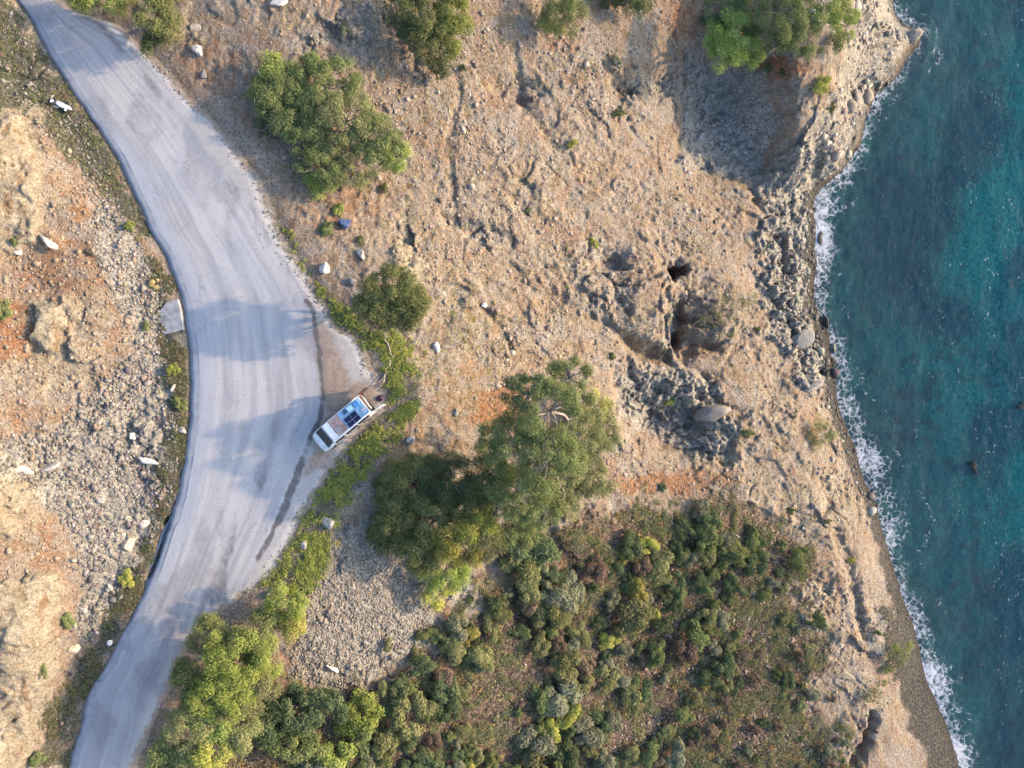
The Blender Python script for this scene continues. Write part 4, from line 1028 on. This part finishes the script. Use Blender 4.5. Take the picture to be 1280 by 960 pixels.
# single shrubs that stand apart
for px, py, r, tone, label in [
    (770,142,.75,'olive','olive shrub on the pale rocky slope above the small round yellow shrub'),
    (715,181,.50,'yellow','small round yellow green shrub on the bare upper slope'),
    (742,304,.48,'yellow','small yellow green shrub left of the curved rock crack'),
    (835,503,.62,'bright','bright shrub inside the shaded grey hollow'),
    (935,543,.75,'olive','tall narrow olive shrub right of the big boulder'),
    (770,78,.55,'grey','greyish low shrub near the top border on the pale slope'),
    (662,264,.34,'olive','tiny dark olive shrub in the middle of the upper slope'),
    (880,30,.8,'dark','dark shrub in the shade under the headland pine'),
    (432,40,.85,'grey','grey green shrub among grey stones left of the dark top pine'),
    (410,287,.62,'mid','round green shrub on tan soil below the spreading pine'),
    (424,262,.50,'bright','light green weed uphill of the dark blue bundle'),
    (452,302,.5,'olive','dark olive shrub just above the white rock by the round pine'),
    (480,236,.5,'olive','low olive shrub at the lower tip of the spreading pine'),
    (580,88,.55,'dark','dark small shrub at the foot of the dark top pine'),
    (163,283,.62,'bright','bright green weed on the verge beside the upper gutter'),
    (196,355,.6,'dry','dry straw coloured weed by the apron slab'),
    (183,408,.5,'olive','olive weed left of the pale apron slab'),
    (217,462,.85,'bright','bright green bushy weed beside the gutter under the apron slab'),
    (226,505,.72,'mid','long green weed at the gutter level with the van'),
    (163,722,.78,'yellow','yellow green weed between the scree and the dark gutter slot'),
    (85,773,.80,'mid','green bush at the foot of the orange cliff'),
    (50,945,.95,'mid','dark green bush at the bottom border left of the lower road'),
    (5,388,.8,'mid','green bush at the left border next to the orange scar'),
    (20,303,.42,'mid','small dark green bush under the pale outcrop'),
    (55,840,.55,'olive','olive tuft on the face of the pale lower cliff'),
    (488,803,.62,'olive','lone olive shrub in the middle of the crushed stone heap'),
    (1035,652,.5,'olive','narrow olive tuft on the pale coast slope'),
    (1062,700,.5,'yellow','yellow green tuft low on the pale coast slope'),
    (990,638,.45,'dark','dark tuft at the top edge of the coast slope'),
    (828,608,.5,'dark','small dark shrub on the orange soil band'),
    (885,632,.45,'dark','dark shrub at the right end of the orange soil band'),
    (958,85,.5,'dark','dark shrub pair on orange soil below the bright headland pine'),
    (975,92,.45,'dark','smaller dark shrub on the ridge of the headland'),
    (1025,108,.85,'yellow','spreading yellow shrub on the sea side of the headland ridge'),
    (1040,135,.55,'olive','olive shrub below the yellow shrub of the headland'),
    (765,445,.4,'mid','small green shrub beside a red patch of soil'),
    (700,455,.6,'mid','green shrub on the slope above the tall pine'),
    (658,472,.65,'dark','dark green shrub left of the tall pine top'),
    (945,410,.5,'olive','olive tuft downhill of the thin gully pine'),
    (1095,790,.4,'dark','dark tuft at the foot of the coast slope near the beach'),
    ]:
    put_shrub(px, py, r, tone, label)

# the dense scrub on the lower slope
P_SCRUB = [(565,775),(612,735),(630,705),(700,655),(760,640),(830,640),(900,640),(950,650),(1005,690),(985,730),(1022,800),(995,860),(1055,905),(1050,985),(560,985),(300,985),(330,955),(400,950),(450,930),(430,880),(480,850),(535,815)]
def scrub():
    pts = []; tries = 0
    names = {'dark': 'dark green', 'mid': 'mid green', 'olive': 'olive green', 'grey': 'grey green', 'yellow': 'yellow green', 'brown': 'dry brown'}
    while len(pts) < 290 and tries < 30000:
        tries += 1
        x = random.uniform(300, 1065); y = random.uniform(635, 975)
        if not inpoly(P_SCRUB, x + 60 * (float(vnoise(np.array([x / 45.]), np.array([y / 45.]), 3)[0]) - .5), y + 70 * (float(vnoise(np.array([x / 38.]), np.array([y / 38.]), 8)[0]) - .5)): continue
        if float(fbm(np.array([x / 70.]), np.array([y / 70.]), 28, 2)[0]) < .30 + .08 * (x > 780 and y < 760): continue
        thin = min(1, max(0, (x * .75 + y * .65 - 1150) / 150))      # thinner and lower towards the lower right
        if y < 700 and x < 830 and random.random() < .6: continue
        if random.random() < thin * .2: continue
        r = random.choice([random.uniform(.6, 1.0), random.uniform(.9, 1.5), random.uniform(1.3, 2.1)]) * (1 - .5 * thin)
        if any((x - a) ** 2 + (y - b) ** 2 < ((r + c) * (4.9 + 3 * thin)) ** 2 for a, b, c, _ in pts): continue
        pts.append((x, y, r, thin))
    print('scrub shrubs', len(pts))
    for x, y, r, thin in pts:
        n = float(vnoise(np.array([x / 60.]), np.array([y / 60.]), 12)[0])
        if x > 830 and y < 780: tone = random.choice(['dark', 'dark', 'mid', 'mid', 'olive', 'grey'])
        elif thin > .5: tone = random.choice(['olive', 'grey', 'dark', 'brown', 'grey', 'brown'])
        else: tone = random.choice(['mid', 'olive', 'dark', 'grey', 'olive', 'dark', 'grey', 'brown', 'yellow' if n > .6 else 'olive'])
        where = 'on the sparse lower right of the scrub slope' if thin > .5 else ('in the upper right of the dense scrub' if x > 830 and y < 780 else ('in the dense scrub below the tall pine' if y < 800 else 'in the dense scrub at the foot of the slope'))
        size = 'large' if r > 1.15 else ('medium' if r > .8 else 'small')
        lab = f'{size} {names[tone]} rounded shrub {where}'
        put_shrub(x, y, r, tone, lab, 'scrub shrubs: ' + lab)
scrub()
for v in SHRUB.values():
    for o, used in v:
        if not used: bpy.data.objects.remove(o)

def tufts(name, px, py, tone_list, size, nl, leaf, up=.8, dz=0.0, hgt=.5):
    """ground cover: little bunches of blades"""
    x, y, z = at(px, py); n = len(x)
    T = RNG.integers(len(tone_list), size=n)
    g0 = np.array([GREENS[t][0] for t in tone_list])[T]; g1 = np.array([GREENS[t][1] for t in tone_list])[T]
    C = np.repeat(np.stack([x, y, z], 1), nl, 0); s = np.repeat(size, nl)[:, None]
    p = sphere_pts(n * nl); p[:, 2] = np.abs(p[:, 2])
    C = C + p * s * np.array([1, 1, hgt * 1.4]) * RNG.uniform(.3, 1, (n * nl, 1))
    u = np.clip(np.repeat(RNG.uniform(size=n), nl)[:, None] + RNG.normal(size=(n * nl, 1)) * .2, 0, 1)
    cc = np.repeat(g0, nl, 0) + (np.repeat(g1, nl, 0) - np.repeat(g0, nl, 0)) * u
    V, F, Cc = leaves(C, p * .6 + np.array([0, 0, up]), leaf[0], leaf[1], cc, .6)
    o = mesh_np(name, V, F, LEAF, False, Cc)
    return tag(o, kind='stuff')
x, y = fill(P_GRASS, 1500, lambda x, y: np.clip(fbm(x / 17, y / 17, 14, 3) * 7 - 3.0, .03, 1))
tufts('roadside_grass', x, y, ['grass', 'grass', 'grass', 'bright', 'yellow', 'mid'], np.clip(RNG.lognormal(-1.2, .4, len(x)), .12, .7), 22, (.26, .055), .5)
x, y = fill(P_VERGE_L2, 2200, lambda x, y: np.clip(fbm(x / 22, y / 22, 15, 3) * 3 - 1.1, .02, 1))
tufts('verge_weeds', x, y, ['grey', 'dark', 'brown', 'dark', 'olive'], RNG.uniform(.12, .32, len(x)), 10, (.22, .06))
x, y = fill(P_VERGE_L, 1200, lambda x, y: np.clip(fbm(x / 22, y / 22, 16, 3) * 3 - 1.1, .05, 1))
tufts('verge_weeds', x, y, ['grey', 'dark', 'brown', 'olive', 'dark'], RNG.uniform(.12, .34, len(x)), 10, (.22, .06))
x, y = fill(P_LITTER, 11000, lambda x, y: np.clip(.35 + (x * .75 + y * .65 - 1150) / 160 * .65, .3, 1) * np.clip(fbm(x / 26, y / 26, 61, 3) * 4 - 1.3, .2, 1))
x = x + (vnoise(x / 30, y / 30, 62) - .5) * 50; y = y + (vnoise(x / 30, y / 30, 63) - .5) * 60
tufts('scrub_undergrowth', x, y, ['olive', 'grey', 'brown', 'rust', 'brown', 'grey', 'olive', 'dark', 'brown', 'dry'], RNG.uniform(.18, .66, len(x)), 22, (.22, .06), .4)
x, y = fill(P_SCRUB, 1500, lambda x, y: np.clip(fbm(x / 24, y / 24, 65, 3) * 5 - 1.7, .08, 1))
x = x + (vnoise(x / 30, y / 30, 62) - .5) * 40; y = y + (vnoise(x / 30, y / 30, 63) - .5) * 40
tufts('scrub_undergrowth', x, y, ['olive', 'grey', 'dark', 'olive', 'mid', 'grey', 'dark'], RNG.uniform(.35, .75, len(x)), 75, (.17, .06), .5)
x, y = fill(P_SLOPE, 2600, lambda x, y: np.clip(fbm(x / 60, y / 60, 19, 3) * 3 - 1.2, .03, 1))
tufts('dry_slope_grass', x, y, ['dry', 'dry', 'olive', 'rust', 'grey'], RNG.uniform(.08, .3, len(x)), 9, (.2, .045), .5)
x, y = fill([(570,380),(640,420),(660,490),(600,540),(530,520),(520,440)], 320)
tufts('dry_slope_grass', x, y, ['dry', 'yellow', 'olive'], RNG.uniform(.1, .32, len(x)), 9, (.2, .045), .5)

# fallen branches by the bend
def dead_branch(px0, px1, r, label, forks=4, lift=.25):
    x0, y0, z0 = (float(v) for v in at(*px0)); x1, y1, z1 = (float(v) for v in at(*px1))
    root = empty('dead_branch', (x0, y0, z0), 0, label, 'branch')
    mb = MB(); e = np.array([x1 - x0, y1 - y0, z1 - z0 + lift])
    limb(mb, (0, 0, .12), e, r, r * .45, 7, .05, 8)
    for k in range(forks):
        t = RNG.uniform(.45, .95); s = e * t + np.array([0, 0, .1])
        d = e / np.linalg.norm(e) * .6 + RNG.normal(size=3) * .5
        limb(mb, s, s + d * RNG.uniform(.5, 1.1), r * .4, .012, 4, .1, 5)
    mb.build('limb', DEADWOOD, root, smooth=True)
dead_branch((492,443), (524,425), .09, 'long fallen bare branch lying across the green strip')
dead_branch((492,446), (482,409), .08, 'curved bare branch standing in front of the round pine', 3, .7)
dead_branch((552,434), (578,428), .06, 'thin bare stick beside the grey stone on dry grass', 3)
dead_branch((488,450), (476,485), .07, 'bare branch pointing from the green strip towards the van', 4)
dead_branch((812,42), (832,50), .05, 'pale dead branch lying on the pale slope near the top', 4)

# ------------------------------------------------------------------ dark blue bundle and dark purple lump
def lump(name, px, py, r, h, mat, label, cat):
    x, y, z = (float(v) for v in at(px, py))
    V, F = rock_shapes(1, 3, int(px))[0]
    V = V / np.abs(V).max(0) * np.array([r, r * .85, h / 2])
    V = V + (fbm(V[:, 0] * 5 / r, V[:, 1] * 5 / r + V[:, 2] * 4, 9, 3)[:, None] - .5) * r * .3
    o = mesh_np(name, V, F, mat, True); o.location = (x, y, z + h * .42)
    return tag(o, label, cat)
lump('tarpaulin_bundle', 432, 280, .55, .7, plain('blue_tarpaulin', (.045, .075, .17), .55, 0, .4, 5), 'dark blue bundle lying on the tan slope above the white rock', 'bundle')
lump('blob', 476, 497, .34, .45, plain('dark_purple', (.055, .03, .05), .8, 0, .3, 6), 'dark purple lump on the dirt behind the open van', 'blob')  # small dark purple lump lying on the dirt

# ------------------------------------------------------------------ camper van
WHITE = plain('van_white_paint', (.66, .67, .67), .38, 0, .22, 2.2, .5)
GLASS = plain('dark_glass', (.02, .028, .035), .12, 0, .2, 2, .6)
RUBBER = plain('rubber', (.025, .025, .027), .85)
STEEL = plain('bare_steel', (.45, .45, .46), .4, .7)
PLAST = plain('black_plastic', (.04, .04, .043), .6)
SOLAR = plain('solar_cells', (.008, .013, .045), .25, 0, .3, 3, .5)
LAMPG = plain('lamp_glass', (.7, .72, .72), .15)
REDL = plain('tail_lamp_red', (.4, .02, .02), .3)
def van():
    x0, y0 = w_at(425.5, 530.5, 1.6)
    rot = math.atan2(-(557 - 503), (392 - 457))
    root = empty('camper_van', (x0, y0, .04), rot, 'white camper van with roof solar panels and open rear doors parked on the road shoulder', 'van')
    # stations along the body: x, half width low, half width at the roof, roof height
    L = 2.55
    st = [(-L, .92, .78, 1.98), (-2.2, .93, .80, 2.02), (-1.0, .93, .81, 2.03), (.6, .93, .81, 2.03), (1.16, .93, .80, 1.99), (1.95, .92, .82, 1.20), (2.02, .92, .82, 1.14), (2.38, .86, .74, .98), (2.54, .74, .62, .82), (2.61, .60, .50, .66)]
    V = []; F = []; n = 10
    for x, a, b, h in st:
        lo = .34 if x < 2.45 else .40
        mid = min(1.05, h * .62)
        ring = [(a - .06, lo), (a, lo + .12), (a, mid), ((a + b) / 2 if h > 1.3 else a - .02, (mid + h) / 2 + .1 if h > 1.3 else h - .12), (b, h - .07), (b - .10, h)]
        ring = ring + [(-p, q) for p, q in ring[::-1]]
        V += [(x, p, q) for p, q in ring]
    n = 12
    for i in range(len(st) - 1):
        for k in range(n):
            F.append((i * n + k, i * n + (k + 1) % n, (i + 1) * n + (k + 1) % n, (i + 1) * n + k))
    F.append(tuple(range(n))); F.append(tuple(range((len(st) - 1) * n, len(st) * n))[::-1])
    mb = MB().add(V, F); mb.build('body', WHITE, root, bevel=.03, smooth=False)
    # windscreen, set a little proud of the sloping front
    MB().add([(1.93, -.80, 1.235), (1.93, .80, 1.235), (1.24, .76, 1.925), (1.24, -.76, 1.925), (1.97, -.80, 1.255), (1.97, .80, 1.255), (1.28, .76, 1.945), (1.28, -.76, 1.945)],
             [(0, 3, 2, 1), (4, 5, 6, 7), (0, 1, 5, 4), (1, 2, 6, 5), (2, 3, 7, 6), (3, 0, 4, 7)]).build('windscreen', GLASS, root)
    for s in (-1, 1):
        for x1, x2 in ((1.25, .30), (.15, -1.0), (-1.1, -2.2)):
            MB().hexa([(x1, s * .955, 1.12), (x2, s * .955, 1.12), (x2, s * .94, 1.13), (x1, s * .94, 1.13), (x1 - (.12 if x1 > .9 else 0), s * .868, 1.80), (x2, s * .868, 1.80), (x2, s * .85, 1.80), (x1 - (.12 if x1 > .9 else 0), s * .85, 1.80)]).build('side_window', GLASS, root)
        MB().box((1.45, s * 1.04, 1.22), (.14, .2, .2)).build('mirror', PLAST, root, bevel=.03)
        MB().box((2.44, s * .66, .72), (.12, .28, .16)).build('headlight', LAMPG, root, bevel=.03)
        MB().box((-2.57, s * .84, 1.0), (.04, .12, .4)).build('tail_light', REDL, root, bevel=.01)
        for x in (1.75, -1.5):
            w = empty('wheel', (x, s * .86, .32)); w.parent = root
            MB().lathe([(.19, -.11), (.30, -.11), (.325, -.06), (.325, .06), (.30, .11), (.19, .11)], (0, 0, 0)).build('tyre', RUBBER, w, smooth=True)
            MB().lathe([(.05, -.10), (.188, -.09), (.188, .09), (.05, .10)], (0, 0, 0)).build('rim', STEEL, w)
    MB().box((2.56, 0, .45), (.16, 1.5, .22)).build('bumper', PLAST, root, bevel=.05)
    MB().box((-2.62, 0, .45), (.16, 1.7, .18)).build('bumper', PLAST, root, bevel=.04)
    MB().box((-2.572, 0, 1.18), (.03, 1.5, 1.45)).build('opening_panel', plain('painted_dim_interior', (.10, .075, .06), .9), root)  # solid panel; the dimness of the inside is painted into its colour
    # open rear doors: one swung straight back, the other half open
    d = MB(); d.box((-.50, 0, 1.2), (1.0, .05, 1.5)); o = d.build('rear_door', WHITE, root, bevel=.015); o.location = (-2.60, .86, 0); o.rotation_euler = (0, 0, R(-7)); h = MB().box((-.9, -.045, 1.1), (.12, .03, .04)).build('handle', PLAST, o)
    g = MB().box((-.5, 0, 1.55), (.62, .062, .45)).build('window', GLASS, o)
    d = MB(); d.box((-.40, 0, 1.2), (.8, .05, 1.5)); o = d.build('rear_door', plain('brown_door_lining', (.05, .03, .028), .8), root, bevel=.015); o.location = (-2.60, -.86, 0); o.rotation_euler = (0, 0, R(6)); MB().box((-.7, .045, 1.1), (.12, .03, .04)).build('handle', PLAST, o)
    # raised roof: front hatch, pink brown canvas, blue deck with panels on it
    MB().box((.84, 0, 2.075), (.50, 1.50, .07)).build('roof_fairing', WHITE, root, bevel=.03)
    MB().box((.09, 0, 2.07), (.94, 1.42, .06)).build('roof_canvas', plain('faded_canvas', (.34, .235, .20), .9, 0, .6, 3.0), root, bevel=.02)
    MB().box((-1.46, 0, 2.058), (2.1, 1.46, .05)).build('roof_deck', plain('pale_blue_roof', (.22, .37, .50), .5, 0, .35, 3.5), root, bevel=.015)
    for i in (0, 1):
        for j in (0, 1):
            p = MB().box((-.82 - i * .585, .135 + j * .435, 2.115), (.57, .42, .04)).build('solar_panel', SOLAR, root, bevel=.008)
            f = MB()
            for yy in (-.206, .206): f.box((-.82 - i * .585, .135 + j * .435 + yy, 2.117), (.572, .012, .044))
            for xx in (-.283, .283): f.box((-.82 - i * .585 + xx, .135 + j * .435, 2.117), (.012, .40, .044))
            f.build('panel_frame', STEEL, p)
    MB().box((.30, .28, 2.125), (.40, .40, .05)).build('roof_hatch', plain('clouded_hatch', (.30, .26, .25), .4), root, bevel=.015)
    MB().box((-2.22, .34, 2.11), (.36, .36, .06)).build('roof_vent', plain('grey_vent', (.34, .37, .40), .5), root, bevel=.015)
    for yy in (-.76, .76):
        MB().tube([(1.0, yy, 2.10), (-2.45, yy, 2.12)], .028, 8).build('roof_rail', WHITE, root, smooth=True)
    # rear luggage frame, pinkish white
    fr = MB()
    fr.tube([(-2.78, -.62, 2.02), (-2.82, -.30, 1.98), (-2.74, .30, 1.98), (-2.76, .66, 2.02)], .05, 8)
    for yy in (-.55, .55): fr.tube([(-2.78, yy, 2.0), (-2.6, yy, .7)], .025, 6)
    fr.build('rear_rack', plain('pale_rack', (.62, .52, .50), .5), root, smooth=True)
    return root, rot
V_ROOT, V_ROT = van()
def on_van(lx, ly, lz):
    c, s = math.cos(V_ROT), math.sin(V_ROT)
    return (V_ROOT.location.x + lx * c - ly * s, V_ROOT.location.y + lx * s + ly * c, V_ROOT.location.z + lz)
def roof_box(lx, ly, d, col, lid, label):
    root = empty('roof_crate', on_van(lx, ly, 2.085), V_ROT, label, 'crate')
    m = plain('crate_' + label.split()[0], col, .45, 0, .15)
    MB().box((0, 0, d[2] / 2), d).build('crate_body', m, root, bevel=.03)
    MB().box((0, 0, d[2] + .018), (d[0] + .03, d[1] + .03, .03)).build('lid', plain('crate_lid_' + label.split()[0], lid, .4, 0, .2, 3), root, bevel=.012)
roof_box(-2.1, -.33, (.40, .44, .2), (.16, .36, .58), (.10, .27, .50), 'deep blue crate on the rear corner of the van roof')
roof_box(-1.52, -.42, (.46, .36, .16), (.40, .60, .74), (.46, .66, .80), 'pale blue box beside the solar panels on the van roof')
roof_box(-1.0, -.45, (.24, .28, .14), (.03, .10, .16), (.02, .08, .13), 'dark teal box in front of the pale blue box on the van roof')

# ------------------------------------------------------------------ scooter lying in the verge
def scooter():
    x, y, z = (float(v) for v in at(78, 132))
    root = empty('motor_scooter', (x, y, z + .12), R(-24), 'white motor scooter lying on its side in the verge left of the road', 'scooter')
    wp = plain('scooter_white', (.80, .80, .80), .3, 0, .05)
    # lies flat: x along the machine (front at -x), y across the picture, z up
    MB().add([(-.30, -.16, 0), (.2, -.26, 0), (.75, -.16, 0), (1.02, -.02, 0), (.75, .16, 0), (.1, .22, 0), (-.28, .18, 0),
              (-.30, -.13, .32), (.2, -.2, .40), (.75, -.12, .32), (1.02, -.02, .2), (.75, .12, .34), (.1, .18, .44), (-.28, .15, .34)],
             [tuple(range(7))[::-1], tuple(range(7, 14))] + [(i, (i + 1) % 7, (i + 1) % 7 + 7, i + 7) for i in range(7)]).build('body', wp, root, bevel=.06, smooth=True)
    MB().box((.42, .25, .2), (.6, .1, .28)).build('seat', PLAST, root, bevel=.04)
    for xx, r in ((-.55, .31), (.62, .25)):
        w = empty('wheel', (xx, -.06 if xx < 0 else -.24, .34 if xx < 0 else .2)); w.parent = root; w.rotation_euler = (R(90 - (18 if xx < 0 else 0)), 0, 0)
        MB().lathe([(r * .55, -.05), (r * .9, -.055), (r, -.02), (r, .02), (r * .9, .055), (r * .55, .05)], (0, 0, 0)).build('tyre', RUBBER, w, smooth=True)
        MB().lathe([(.03, -.062), (r * .42, -.058), (r * .42, .058), (.03, .062)], (0, 0, 0)).build('rim', wp, w)
    MB().tube([(-.55, -.28, .3), (-.68, .0, .34), (-.72, .12, .36), (-.60, .42, .40)], .025, 8).build('handlebar', STEEL, root, smooth=True)
    MB().box((-.28, -.30, .16), (.5, .16, .1)).build('footboard', plain('scooter_grey', (.4, .41, .42), .5), root, bevel=.03)
scooter()
